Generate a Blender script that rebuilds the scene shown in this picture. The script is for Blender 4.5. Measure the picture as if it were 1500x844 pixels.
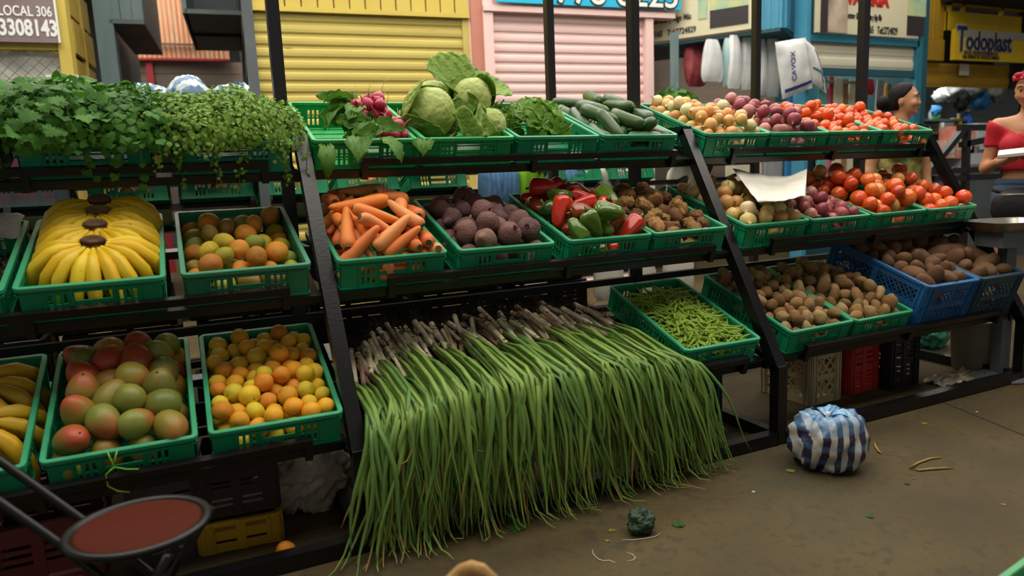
import bpy, bmesh, math, random
import numpy as np
from mathutils import Vector, Matrix, Euler, noise
for o in list(bpy.data.objects): bpy.data.objects.remove(o)
SC = bpy.context.scene
COL = SC.collection
rnd = random.Random(7)
# ------------------------------------------------------------------ camera
YAW, PITCH, ROLL, FPX = .43492, .15636, -.04145, 1045.5
CAM = Vector((-.4519, -2.1938, 1.1863))
_f = Vector((math.sin(YAW)*math.cos(PITCH), math.cos(YAW)*math.cos(PITCH), -math.sin(PITCH)))
_r = Vector((math.cos(YAW), -math.sin(YAW), 0)); _u = _r.cross(_f)
CR = _r*math.cos(ROLL)+_u*math.sin(ROLL); CU = -_r*math.sin(ROLL)+_u*math.cos(ROLL); CF = _f
cd = bpy.data.cameras.new('camera'); cam = bpy.data.objects.new('camera', cd); COL.objects.link(cam)
cam.matrix_world = Matrix(((CR.x, CU.x, -CF.x, CAM.x), (CR.y, CU.y, -CF.y, CAM.y), (CR.z, CU.z, -CF.z, CAM.z), (0, 0, 0, 1)))
cd.sensor_width = 36; cd.lens = FPX/1500*36; cd.clip_start = .05; cd.clip_end = 100
cd.dof.use_dof = True; cd.dof.focus_distance = 2.9; cd.dof.aperture_fstop = 2.2
SC.camera = cam
# ------------------------------------------------------------------ light
W = bpy.data.worlds.new('world'); SC.world = W; W.use_nodes = True
W.node_tree.nodes['Background'].inputs[0].default_value = (1, .96, .90, 1)
W.node_tree.nodes['Background'].inputs[1].default_value = .3
def area(name, loc, sx, sy, power, col=(1, 1, 1), rot=(0, 0, 0)):
    l = bpy.data.lights.new(name, 'AREA'); l.shape = 'RECTANGLE'; l.size = sx; l.size_y = sy; l.energy = power; l.color = col
    o = bpy.data.objects.new(name, l); COL.objects.link(o); o.location = loc; o.rotation_euler = rot
    return o
area('skylight', (2.4, 2.8, 4.9), 12, 2.6, 620, (1, .94, .83))
area('skylight', (1.6, -.7, 4.9), 9, 2.6, 330, (1, .94, .83))
area('skylight', (2.5, 7.6, 5.0), 12, 4.5, 1250, (1, .95, .86))
VS = SC.view_settings
VS.view_transform = 'Standard'; VS.look = 'None'; VS.gamma = 1; VS.use_curve_mapping = False; VS.exposure = 0.02
# ------------------------------------------------------------------ pixel helpers (frame 1500 x 844)
def ray(px, py): return CF+CR*((px-750)/FPX)+CU*((422-py)/FPX)
def at_depth(px, py, d): return CAM+ray(px, py)*d
def on_plane(px, py, p, n):
    r = ray(px, py); return CAM+r*((Vector(p)-CAM).dot(n)/r.dot(n))
def at_z(px, py, z): return on_plane(px, py, (0, 0, z), Vector((0, 0, 1)))
def at_y(px, py, y): return on_plane(px, py, (0, y, 0), Vector((0, 1, 0)))
def proj(p):
    v = Vector(p)-CAM; d = v.dot(CF); return 750+FPX*v.dot(CR)/d, 422-FPX*v.dot(CU)/d, d
# ------------------------------------------------------------------ colour and materials
def lin(h):
    if isinstance(h, str):
        h = h.lstrip('#'); c = [int(h[i:i+2], 16)/255 for i in (0, 2, 4)]
        return tuple(x/12.92 if x <= .04045 else ((x+.055)/1.055)**2.4 for x in c)
    return tuple(h[:3])
MATS = {}
def mat(name, col='#808080', rough=.5, spec=.4, metal=0, col2=None, nscale=8, namt=.5, stretch=(1, 1, 1), bump=0, bscale=40,
        objcol=False, spot=None, spscale=30, spth=.65, trans=0, alpha=1, sub=0, gen=False, sheen=0):
    m = bpy.data.materials.new(name); m.use_nodes = True; MATS[name] = m
    nt = m.node_tree; N = nt.nodes; Lk = nt.links; b = N['Principled BSDF']
    b.inputs['Roughness'].default_value = rough; b.inputs['Specular IOR Level'].default_value = spec; b.inputs['Metallic'].default_value = metal
    if trans: b.inputs['Transmission Weight'].default_value = trans
    if alpha < 1: b.inputs['Alpha'].default_value = alpha
    if sub: b.inputs['Subsurface Weight'].default_value = sub; b.inputs['Subsurface Radius'].default_value = (.01, .006, .003); b.inputs['Subsurface Scale'].default_value = 1
    tc = N.new('ShaderNodeTexCoord'); co = tc.outputs['Generated' if gen else 'Object']
    oi = N.new('ShaderNodeObjectInfo')
    add = N.new('ShaderNodeVectorMath'); add.operation = 'ADD'; sc = N.new('ShaderNodeMath'); sc.operation = 'MULTIPLY'; sc.inputs[1].default_value = 37
    Lk.new(oi.outputs['Random'], sc.inputs[0]); Lk.new(co, add.inputs[0]); Lk.new(sc.outputs[0], add.inputs[1])
    mp = N.new('ShaderNodeMapping'); mp.inputs['Scale'].default_value = stretch; Lk.new(add.outputs[0], mp.inputs[0])
    def noi(s, det=4):
        n = N.new('ShaderNodeTexNoise'); n.inputs['Scale'].default_value = s; n.inputs['Detail'].default_value = det; Lk.new(mp.outputs[0], n.inputs[0]); return n.outputs['Fac']
    def rng(x, a, bb, c=0, d=1):
        n = N.new('ShaderNodeMapRange'); n.inputs[1].default_value = a; n.inputs[2].default_value = bb; n.inputs[3].default_value = c; n.inputs[4].default_value = d; Lk.new(x, n.inputs[0]); return n.outputs[0]
    def mix(f, a, bb):
        n = N.new('ShaderNodeMix'); n.data_type = 'RGBA'
        Lk.new(f, n.inputs['Factor'])
        for i, x in ((6, a), (7, bb)):
            if isinstance(x, tuple): n.inputs[i].default_value = (*x, 1)
            else: Lk.new(x, n.inputs[i])
        return n.outputs[2]
    c = oi.outputs['Color'] if objcol else lin(col)
    if col2 is not None: c = mix(rng(noi(nscale), .5-.25, .5+.25, 0, namt), c, lin(col2))
    if spot is not None: c = mix(rng(noi(spscale, 2), spth, spth+.08), c, lin(spot))
    if isinstance(c, tuple): b.inputs['Base Color'].default_value = (*c, 1)
    else: Lk.new(c, b.inputs['Base Color'])
    if bump:
        bp = N.new('ShaderNodeBump'); bp.inputs['Strength'].default_value = bump; bp.inputs['Distance'].default_value = .01; Lk.new(noi(bscale), bp.inputs['Height']); Lk.new(bp.outputs[0], b.inputs['Normal'])
    m['_c'] = 0
    return m
# ------------------------------------------------------------------ mesh builder
def rotm(d, up=Vector((0, 0, 1))):
    d = Vector(d).normalized(); x = d.cross(up)
    if x.length < 1e-4: x = d.cross(Vector((1, 0, 0)))
    x.normalize(); y = x.cross(d); return x, y, d
class MB:
    def __init__(s): s.v = []; s.f = []; s.m = []; s.s = []
    def add(s, vs, fs, mi=0, sm=False):
        k = len(s.v); s.v += [tuple(v) for v in vs]
        for f in fs: s.f.append([k+i for i in f]); s.m.append(mi); s.s.append(sm)
        return s
    def box(s, c, d, R=None, mi=0):
        c = Vector(c); vs = []
        for x in (-.5, .5):
            for y in (-.5, .5):
                for z in (-.5, .5):
                    p = Vector((x*d[0], y*d[1], z*d[2])); vs.append(c+(R@p if R is not None else p))
        return s.add(vs, [(0, 1, 3, 2), (4, 6, 7, 5), (0, 4, 5, 1), (2, 3, 7, 6), (0, 2, 6, 4), (1, 5, 7, 3)], mi)
    def span(s, a, b, mi=0):
        a = Vector(a); b = Vector(b); return s.box((a+b)/2, [abs(x) for x in (b-a)], None, mi)
    def bar(s, p, q, w, h, up=(0, 0, 1), mi=0):
        p = Vector(p); q = Vector(q); x, y, z = rotm(q-p, Vector(up)); R = Matrix((x, y, z)).transposed()
        return s.box((p+q)/2, (w, h, (q-p).length), R, mi)
    def tube(s, pts, rad, n=8, caps=True, mi=0, fx=1, fy=1, sm=True, up=(0, 0, 1)):
        pts = [Vector(p) for p in pts]; m = len(pts)
        if not hasattr(rad, '__len__'): rad = [rad]*m
        x, y, _ = rotm(pts[1]-pts[0], Vector(up)); vs = []
        for i, p in enumerate(pts):
            t = (pts[min(i+1, m-1)]-pts[max(i-1, 0)]).normalized()
            x = (x-t*x.dot(t)).normalized(); y = t.cross(x)
            for k in range(n):
                a = 2*math.pi*k/n; vs.append(p+x*(math.cos(a)*rad[i]*fx)+y*(math.sin(a)*rad[i]*fy))
        fs = [(i*n+k, i*n+(k+1) % n, (i+1)*n+(k+1) % n, (i+1)*n+k) for i in range(m-1) for k in range(n)]
        if caps: fs += [tuple(range(n))[::-1], tuple((m-1)*n+k for k in range(n))]
        return s.add(vs, fs, mi, sm)
    def lathe(s, prof, n=20, mi=0, sm=True, lobes=0, lamp=0, sx=1, sy=1):
        vs = []; m = len(prof)
        for r, z in prof:
            for k in range(n):
                a = 2*math.pi*k/n; q = r*(1+lamp*math.cos(lobes*a)); vs.append((q*math.cos(a)*sx, q*math.sin(a)*sy, z))
        fs = [(i*n+k, i*n+(k+1) % n, (i+1)*n+(k+1) % n, (i+1)*n+k) for i in range(m-1) for k in range(n)]
        fs += [tuple(range(n))[::-1], tuple((m-1)*n+k for k in range(n))]
        return s.add(vs, fs, mi, sm)
    def ell(s, c, r, n=20, m=12, mi=0, fn=None):
        vs = [];
        for i in range(1, m):
            th = math.pi*i/m
            for k in range(n):
                a = 2*math.pi*k/n; vs.append(Vector((math.sin(th)*math.cos(a), math.sin(th)*math.sin(a), -math.cos(th))))
        vs += [Vector((0, 0, -1)), Vector((0, 0, 1))]; B = (m-1)*n
        fs = [(i*n+k, i*n+(k+1) % n, (i+1)*n+(k+1) % n, (i+1)*n+k) for i in range(m-2) for k in range(n)]
        fs += [(B, (k+1) % n, k) for k in range(n)]+[(B+1, (m-2)*n+k, (m-2)*n+(k+1) % n) for k in range(n)]
        c = Vector(c)
        out = []
        for v in vs:
            p = Vector((v.x*r[0], v.y*r[1], v.z*r[2]))
            if fn: p = fn(p, v)
            out.append(c+p)
        return s.add(out, fs, mi, True)
    def grid(s, P, mi=0, sm=True, close=False):
        h = len(P); w = len(P[0]); vs = [p for row in P for p in row]
        fs = [(i*w+j, i*w+(j+1) % w, (i+1)*w+(j+1) % w, (i+1)*w+j) for i in range(h-1) for j in range(w if close else w-1)]
        return s.add(vs, fs, mi, sm)
    def holed(s, xs, zs, hole, th, X, Y, Z, O, mi=0):
        # a pierced panel: columns xs, rows zs along X and Z from O, thickness th along Y
        X, Y, Z, O = Vector(X), Vector(Y), Vector(Z), Vector(O); nx, nz = len(xs)-1, len(zs)-1
        sol = [[not hole((xs[i]+xs[i+1])/2, (zs[j]+zs[j+1])/2) for j in range(nz)] for i in range(nx)]
        P = lambda i, j, t: O+X*xs[i]+Z*zs[j]+Y*(t*th)
        for i in range(nx):
            j = 0
            while j < nz:                                      # merge vertical runs
                if not sol[i][j]: j += 1; continue
                s.add([P(i, j, 0), P(i+1, j, 0), P(i+1, j+1, 0), P(i, j+1, 0)], [(0, 1, 2, 3)], mi)
                s.add([P(i, j, 1), P(i+1, j, 1), P(i+1, j+1, 1), P(i, j+1, 1)], [(3, 2, 1, 0)], mi)
                for a, b, ni, nj in (((i, j), (i+1, j), i, j-1), ((i+1, j), (i+1, j+1), i+1, j), ((i+1, j+1), (i, j+1), i, j+1), ((i, j+1), (i, j), i-1, j)):
                    if 0 <= ni < nx and 0 <= nj < nz and sol[ni][nj]: continue
                    s.add([P(*a, 0), P(*a, 1), P(*b, 1), P(*b, 0)], [(0, 1, 2, 3)], mi)
                j += 1
        return s
    def mesh(s, name, mats):
        me = bpy.data.meshes.new(name); me.from_pydata(s.v, [], s.f)
        for m in (mats if isinstance(mats, (list, tuple)) else [mats]): me.materials.append(MATS[m] if isinstance(m, str) else m)
        me.polygons.foreach_set('use_smooth', s.s); me.polygons.foreach_set('material_index', s.m); me.update()
        return me
    def build(s, name, mats, parent=None, loc=None, mw=None):
        return link(name, s.mesh(name, mats), parent, loc, mw)
def link(name, me, parent=None, loc=None, mw=None):
    o = bpy.data.objects.new(name, me); COL.objects.link(o)
    if parent is not None: o.parent = parent
    if mw is not None: o.matrix_local = mw if parent is not None else mw
    elif loc is not None: o.location = loc
    return o
def tag(o, label, cat, group=None, kind=None):
    if label: o['label'] = label
    if cat: o['category'] = cat
    if group: o['group'] = group
    if kind: o['kind'] = kind
    return o
def thing(name, label, cat, loc=(0, 0, 0), rot=(0, 0, 0), group=None, mw=None):
    o = bpy.data.objects.new(name, None); COL.objects.link(o); o.empty_display_size = .05
    if mw is not None: o.matrix_world = mw
    else: o.location = loc; o.rotation_euler = rot
    return tag(o, label, cat, group)
def struct(name, mb, m, loc=None):
    o = mb.build(name, m, None, loc); o['kind'] = 'structure'; return o
KIDS = {}
def kids(o): return [c for c in o.children]
def dup(o, label=None, group=None, mw=None, parent=None, ch=None):
    c = o.copy(); COL.objects.link(c)
    if parent is not None: c.parent = parent
    if mw is not None: c.matrix_world = mw
    if label: c['label'] = label
    if group: c['group'] = group
    for k in (ch if ch is not None else kids(o)): dup(k, parent=c)
    return c
def col(o, h): o.color = (*lin(h), 1); return o
def jit(h, a=.06):
    c = lin(h); f = 1+rnd.uniform(-a, a)*2
    return tuple(max(0, x*f*(1+rnd.uniform(-a, a))) for x in c)
ORD = ['first', 'second', 'third', 'fourth', 'fifth', 'sixth', 'seventh', 'eighth', 'ninth', 'tenth', 'eleventh', 'twelfth', 'thirteenth', 'fourteenth']
def TM(loc=(0, 0, 0), rot=(0, 0, 0), s=1):
    m = Matrix.Translation(loc)@Euler(rot).to_matrix().to_4x4()
    return m@(Matrix.Scale(s, 4) if not hasattr(s, '__len__') else Matrix.Diagonal((*s, 1)))
def nz(p, s, o=0): return noise.noise(Vector(p)*s+Vector((o, o*1.7, o*.6)))
# ------------------------------------------------------------------ materials
mat('rack_paint', '#0b0b0d', .30, .5, bump=.05, bscale=90, spot='#26241f', spscale=22, spth=.72)
mat('crate_green', objcol=True, rough=.42, spec=.45, col2='#0a5c3e', nscale=5, namt=.25, spot='#5d6a4a', spscale=14, spth=.70)
mat('plastic', objcol=True, rough=.5, spec=.4, col2='#2a2622', nscale=6, namt=.25)
mat('steel', '#b7b4aa', .3, .5, 1, col2='#8a8578', nscale=12, namt=.6)
mat('white', '#d9d8d2', .6)
mat('black', '#0c0c0d', .5)
mat('skin', '#a8714e', .55, .35, sub=.1)
# ------------------------------------------------------------------ floor and roof
mat('concrete', '#55482b', .75, .25, col2='#3a3120', nscale=2.2, namt=.9, bump=.5, bscale=45, spot='#433826', spscale=26, spth=.56)
def dirt():
    m = MATS['concrete']; nt = m.node_tree; N = nt.nodes; L = nt.links; b = N['Principled BSDF']; src = b.inputs['Base Color'].links[0].from_socket
    tc = N.new('ShaderNodeTexCoord'); no = N.new('ShaderNodeTexNoise'); no.inputs['Scale'].default_value = .9; no.inputs['Detail'].default_value = 9; no.inputs['Roughness'].default_value = .72; L.new(tc.outputs['Object'], no.inputs[0])
    mr = N.new('ShaderNodeMapRange'); mr.inputs[1].default_value = .52; mr.inputs[2].default_value = .70; mr.inputs[4].default_value = .75; L.new(no.outputs['Fac'], mr.inputs[0])
    mx = N.new('ShaderNodeMix'); mx.data_type = 'RGBA'; L.new(mr.outputs[0], mx.inputs[0]); L.new(src, mx.inputs[6]); mx.inputs[7].default_value = (*lin('#3b3a2c'), 1); L.new(mx.outputs[2], b.inputs['Base Color'])
dirt()
struct('floor', MB().span((-6, -5, -.1), (14, 16, 0)), 'concrete')
mat('joint', '#2c251b', .9)
mat('roofing', '#1b1f22', .7)
struct('ceiling', MB().span((-8, -6, 5.2), (16, 18, 5.25)), 'roofing')
# ------------------------------------------------------------------ rack
mat('galvanised', '#9aa0a6', .35, .5, .7, col2='#6f757c', nscale=6, namt=.6)
JX = [-1.80, .0012, 1.7959, 3.5096, 5.3]
JX = JX[:4]
Y0, ZK, YT, ZT, YP, YQ = -.0316, .335, .5885, 1.3637, 1.0254, 1.9328
YC = (YP+YQ)/2
RH = .115
ROWS = {1: (.4992, 1.3415, .3364), 2: (.2378, .9228, .3053), 3: (.0267, .4665, .3325)}
rack = thing('display_rack', 'black welded steel tiered rack holding all the green produce crates', 'rack', (1, 1.4, 0))
def rp(name, mb, m='rack_paint'):
    o = mb.build(name, m, rack); o.matrix_parent_inverse = Matrix.Translation((-1, -1.4, 0)); return o
T = .05
def my(y): return 2*YC-y
for x in JX:
    for f in (lambda y: y, my):
        rp('leg', MB().bar((x, f(Y0+.025), 0), (x, f(Y0+.025), ZK+.01), T, T, (0, 1, 0)))
        rp('sloped_beam', MB().bar((x, f(Y0+.025), ZK-.01), (x, f(YT+.025), ZT), T, T, (1, 0, 0)))
        rp('top_bar', MB().bar((x, f(YT), ZT), (x, f(YP), ZT), T, .04))
        rp('floor_bar', MB().bar((x, f(Y0+.05), .03), (x, f(YP), .03), .045, .05))
        for r, (Y, Z, t) in ROWS.items():                     # tie from beam to post under each tier
            yb = Y0+.025+(YT-Y0)*(Z-.2-ZK)/(ZT-ZK) if Z-.2 > ZK else Y0+.03
            rp('tie_bar', MB().bar((x, f(yb+.05), Z-.13), (x, f(YP), Z-.13), .035, .035))
    rp('upper_tie', MB().bar((x, YP, 2.72), (x, YQ, 2.72), .035, .035))
    for y in (YP, YQ):
        rp('post', MB().bar((x, y, 0), (x, y, 5.1), T, T, (0, 1, 0)), 'galvanised' if (y == YQ and x == JX[1]) else 'rack_paint')
BOLT = MB().lathe([(.007, 0), (.007, .006), (.004, .009)], 8).mesh('bolt', 'steel')
for a, b in zip(JX[:-1], JX[1:]):
    for f in (lambda y: y, my):
        o = rp('base_rail', MB().bar((a+.02, f(Y0+.025), .03), (b-.02, f(Y0+.025), .03), .05, .05))
        for q in (a+.09, a+.15, b-.09, b-.15):
            link('bolt', BOLT, o, (q-1, f(Y0+.025)-1.4, .055))
    rp('upper_rail', MB().bar((a, YP, 4.3), (b, YP, 4.3), .04, .04))
    for y in (YP, YQ):
        rp('inner_rail', MB().bar((a, y, .6), (b, y, .6), .035, .035))
        rp('inner_rail', MB().bar((a, y, .25), (b, y, .25), .035, .035))
def rowM(r, mirror=False):
    Y, Z, t = ROWS[r]
    if mirror and r == 2: Z += .14
    u = Vector((1, 0, 0)); v = Vector((0, math.cos(t), math.sin(t))); n = Vector((0, -math.sin(t), math.cos(t)))
    O = Vector((0, Y, Z))-n*RH
    if mirror:
        u, v, n = -u, Vector((0, -v.y, v.z)), Vector((0, -n.y, n.z)); O = Vector((0, 2*YC-O.y, O.z))
    return u, v, n, O
for mir in (False, True):
    for a, b in zip(JX[:-1], JX[1:]):
        for r in (1, 2, 3):
            u, v, n, O = rowM(r, mir)
            lo, hi = (a, b)
            P = lambda x, s, h: Vector((x, 0, 0))+O+v*s+n*h
            rp('shelf_bar', MB().bar(P(lo+.027, .012, -.016), P(hi-.027, .012, -.016), .045, .03, n))
            rp('shelf_bar', MB().bar(P(lo+.027, .50, -.016), P(hi-.027, .50, -.016), .035, .03, n))
            for x in (lo+.045, hi-.045, lo+.6, lo+1.2):
                rp('shelf_arm', MB().bar(P(x, .03, -.02), P(x, .62, -.02), .03, .025, n))
            L, Rr = lo+.20, hi-.135
            rp('retaining_rail', MB().bar(P(L, -.022, .036), P(Rr, -.022, .036), .024, .026, n))
            for x in (L+.012, (L+Rr)/2, Rr-.012):
                rp('rail_stub', MB().bar(P(x, -.022, .024), P(x, -.022, -.03), .024, .024, v))
# ------------------------------------------------------------------ crates
CW, CD = .40, .60
def zone_hole(zs_x, h):
    def hole(x, z):
        for x0, x1, z0, z1 in zs_x:
            if x0 < x < x1 and z0*h < z < z1*h: return True
        return False
    xs = sorted({0.}|{q for a in zs_x for q in a[:2]}); zs = sorted({0.}|{q*h for a in zs_x for q in a[2:]})
    return xs, zs, hole
def end_holes(L):
    H = []
    for s in (0, 1):
        for k in range(3):
            a = .195+.05*k; b = a+.026
            if s: a, b = 1-b, 1-a
            H += [(a*L, b*L, .16, .40), (a*L, b*L, .46, .74)]
    for k in range(9):
        a = .372+.029*k; H.append((a*L, (a+.015)*L, .24, .41))
    H.append((.37*L, .63*L, .52, .79))
    return H
def side_holes(L):
    H = []
    for g in (.10, .38, .66):
        for k in range(6):
            a = g+.04*k; H += [(a*L, (a+.02)*L, .16, .40), (a*L, (a+.02)*L, .46, .74)]
    return H
def panel(L, h, holes, O, X, Y, ribs, th=.004):
    xs, zs, ho = zone_hole(holes, h)
    xs = sorted(set(xs)|{L}); zs = sorted(set(zs)|{h})
    X, Y = Vector(X), Vector(Y); O = Vector(O); Z = Vector((0, 0, 1))
    mb = MB().holed(xs, zs, ho, -th, X, Y, Z, O)
    R = Matrix((X, Y, Z)).transposed()
    for q in ribs: mb.box(O+X*(q*L)+Y*.002+Z*(h*.5), (.004, .005, h*.98), R)
    mb.box(O+X*(L/2)+Y*.003+Z*(h*.82), (L, .007, .005), R)
    mb.box(O+X*(L/2)+Y*.002+Z*.003, (L, .005, .006), R)
    return mb
def rim_mb(w, d, z, lip=.016, rr=.022, hh=.012):
    mb = MB(); pts = []
    for cx, cy, a0 in ((w/2-rr, d/2-rr, 0), (-w/2+rr, d/2-rr, 90), (-w/2+rr, -d/2+rr, 180), (w/2-rr, -d/2+rr, 270)):
        for k in range(5):
            a = math.radians(a0+90*k/4); pts.append((cx, cy, math.cos(a), math.sin(a)))
    rows = []
    for off, zz in ((rr, z-hh), (rr, z-.002), (rr-.002, z), (rr-lip+.002, z), (rr-lip, z-.002), (rr-lip, z-hh)):
        rows.append([(cx+ca*off, cy+sa*off, zz) for cx, cy, ca, sa in pts])
    return mb.grid(rows, close=True, sm=False)
def crate_meshes(w=CW, d=CD, h=RH, m='crate_green'):
    wi, di = w-.020, d-.020; E = {}
    er = (.17, .355, .645, .83); sr = (.08, .36, .64, .92)
    E['end_panel'] = [panel(wi, h-.006, end_holes(wi), (-wi/2, -di/2, 0), (1, 0, 0), (0, -1, 0), er).mesh('end_panel', m),
                      panel(wi, h-.006, end_holes(wi), (wi/2, di/2, 0), (-1, 0, 0), (0, 1, 0), er).mesh('end_panel', m)]
    E['side_panel'] = [panel(di, h-.006, side_holes(di), (wi/2, -di/2, 0), (0, 1, 0), (1, 0, 0), sr).mesh('side_panel', m),
                       panel(di, h-.006, side_holes(di), (-wi/2, di/2, 0), (0, -1, 0), (-1, 0, 0), sr).mesh('side_panel', m)]
    E['rim'] = [rim_mb(w, d, h).mesh('rim', m)]
    xs = [0]; ys = [0]
    for k in range(12): xs += [.012+k*wi/12.3, .024+k*wi/12.3]
    for k in range(18): ys += [.012+k*di/18.2, .024+k*di/18.2]
    xs.append(wi); ys.append(di)
    fl = MB().span((-wi/2, -di/2, 0), (wi/2, di/2, .004))
    for k in range(8): fl.span((-wi/2, -di/2+.03+k*di/8, .004), (wi/2, -di/2+.04+k*di/8, .008))
    E['floor_panel'] = [fl.mesh('floor_panel', m)]
    return E
GREEN = crate_meshes()
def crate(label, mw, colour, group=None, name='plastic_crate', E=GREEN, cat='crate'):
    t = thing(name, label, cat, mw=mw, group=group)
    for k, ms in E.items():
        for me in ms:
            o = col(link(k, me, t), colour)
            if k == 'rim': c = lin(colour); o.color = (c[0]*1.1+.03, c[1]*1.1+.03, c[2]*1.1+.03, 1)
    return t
def row_mat(r, x, rot=0, mirror=False, D=CD, w=CW, lift=0):
    u, v, n, O = rowM(r, mirror); a = math.radians(rot)
    uu = u*math.cos(a)+v*math.sin(a); vv = -u*math.sin(a)+v*math.cos(a)
    p = Vector((x, 0, 0))+O+uu*(w/2)+vv*(D/2)+n*lift
    return Matrix(((uu.x, vv.x, n.x, p.x), (uu.y, vv.y, n.y, p.y), (uu.z, vv.z, n.z, p.z), (0, 0, 0, 1)))
G1, G2, G3 = '#0f8f5f', '#12884a', '#0c8b6b'
GR = {1: 'green crates on the top shelf', 2: 'green crates on the middle shelf', 3: 'green crates on the bottom shelf'}
CR_ = {}
for key, r, x, rot, c, lab in (
    ('celery2', 1, -1.32, 0, '#4a2226', 'maroon crate under the celery, left end of top shelf'),
    ('celery', 1, -.89, 0, G3, 'teal green crate under the celery on the top shelf'),
    ('cilantro', 1, -.445, -.5, G3, 'teal green crate under the cilantro bunches on the top shelf'),
    ('radish', 1, .026, -.6, '#119a4c', 'bright green crate with the radish bunches'),
    ('lettuce', 1, .446, .3, '#119a4c', 'bright green crate holding the iceberg lettuces'),
    ('spinach', 1, .856, -.4, G1, 'green crate filled with flat spinach leaves'),
    ('cucumber', 1, 1.273, -1, G1, 'green crate full of cucumbers'),
    ('onion1', 1, 1.838, -.8, G1, 'green crate of yellow onions on the top shelf'),
    ('redonion1', 1, 2.243, -1.0, G1, 'green crate of red onions on the top shelf'),
    ('tomato1', 1, 2.65, .3, G1, 'green crate of tomatoes right beside the top-shelf red onions'),
    ('tomato2', 1, 3.055, -.7, G1, 'green crate of tomatoes at right end of the top shelf'),
    ('grape', 2, -1.315, 0, G1, 'green crate of grapes at left edge of the middle shelf'),
    ('banana', 2, -.897, -.4, G1, 'green crate holding the banana hands on the middle shelf'),
    ('tangerine', 2, -.455, 0, '#2c7f5c', 'dusty green crate of mottled tangerines on the middle shelf'),
    ('carrot', 2, .031, 0, G1, 'green crate heaped with carrots'),
    ('beet', 2, .474, -.9, G1, 'green crate heaped with beets'),
    ('pepper', 2, .936, -.3, G1, 'green crate of red and green bell peppers'),
    ('yautia', 2, 1.345, .5, G1, 'green crate of knobbly brown root tubers'),
    ('onion2', 2, 1.841, .7, G1, 'green crate of white onions on the middle shelf'),
    ('redonion2', 2, 2.248, .3, G1, 'green crate of red onions on the middle shelf'),
    ('tomato3', 2, 2.672, .8, G1, 'green crate of big tomatoes beside the middle-shelf red onions'),
    ('tomato4', 2, 3.083, .8, G1, 'green crate of tomatoes at right end of the middle shelf'),
    ('plantain', 3, -1.285, 0, G1, 'green crate of plantains at left edge of the bottom shelf'),
    ('mango', 3, -.857, -.3, G1, 'green crate full of mangoes'),
    ('orange', 3, -.43, -1, G1, 'green crate full of oranges on the bottom shelf'),
    ('bean', 3, 1.333, -.5, G1, 'green crate of green beans next to the scallions'),
    ('potato1', 3, 1.903, 1, G1, 'green crate of small potatoes next to the sloped rack beam'),
    ('potato2', 3, 2.306, .7, G1, 'green crate of potatoes beside the tall blue crate'),
):
    CR_[key] = crate(lab, row_mat(r, x, rot), c, GR[r])
# maroon crate at the left end of the top shelf
# ------------------------------------------------------------------ packing of produce
NR = np.random.default_rng(11)
def pack(n, r, k=1, sp=1., w=.372, d=.572, z0=.008, H=RH, bulge=.06, it=150, bias=None, lean=.6, front=0., seed=1, steep=.55, flat=True):
    """drop n items (k spheres in a row each) into a crate under a mounded surface; crate coordinates"""
    g = np.random.default_rng(seed)
    r = np.broadcast_to(np.asarray(r, float), (n,)).copy()
    c = np.stack([g.uniform(-w/2*.8, w/2*.8, n), g.uniform(-d/2*.85, d/2*.85, n), g.uniform(z0+.02, z0+.10+bulge, n)], 1)
    an = g.uniform(0, 2*np.pi, n) if bias is None else g.normal(bias[0], bias[1], n)
    dr = np.stack([np.cos(an), np.sin(an), g.normal(0, .25, n)], 1); dr /= np.linalg.norm(dr, axis=1)[:, None]
    off = (np.arange(k)-(k-1)/2)
    S = r*sp
    P = c[:, None]+off[None, :, None]*dr[:, None]*S[:, None, None]
    idx = np.repeat(np.arange(n), k); rr = np.repeat(r, k); same = idx[:, None] == idx[None]
    R2 = rr[:, None]+rr[None]
    for q in range(it):
        P[..., 2] -= .0035 if q < it-25 else 0
        for _ in range(2):
            F = P.reshape(-1, 3); D = F[:, None]-F[None]; L = np.sqrt((D**2).sum(-1))+1e-9
            ov = np.where(same, 0, np.maximum(0, R2*.985-L))
            F = F+(D*(ov/L*.32)[..., None]).sum(1)
            x, y, z = F.T
            ex = np.maximum(0, z-H)*steep
            F[:, 0] = np.clip(x, -w/2+rr+ex, w/2-rr-ex); F[:, 1] = np.clip(y, -d/2+rr+ex*.9, d/2-rr-ex)
            prof = H+bulge*(1-(2*np.abs(x)/w)**3)*(1-np.clip(np.abs(2*y/d), 0, 1)**4)
            F[:, 2] = np.maximum(np.minimum(F[:, 2], prof-rr*.6), z0+rr)
            P = F.reshape(n, k, 3)
            if k > 1:
                c = P.mean(1); v = (P*off[None, :, None]).sum(1); 
                if flat: v[:, 2] *= .97
                v /= np.linalg.norm(v, axis=1)[:, None]+1e-9
                P = c[:, None]+off[None, :, None]*v[:, None]*S[:, None, None]; dr = v
    return P, dr, r
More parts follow.
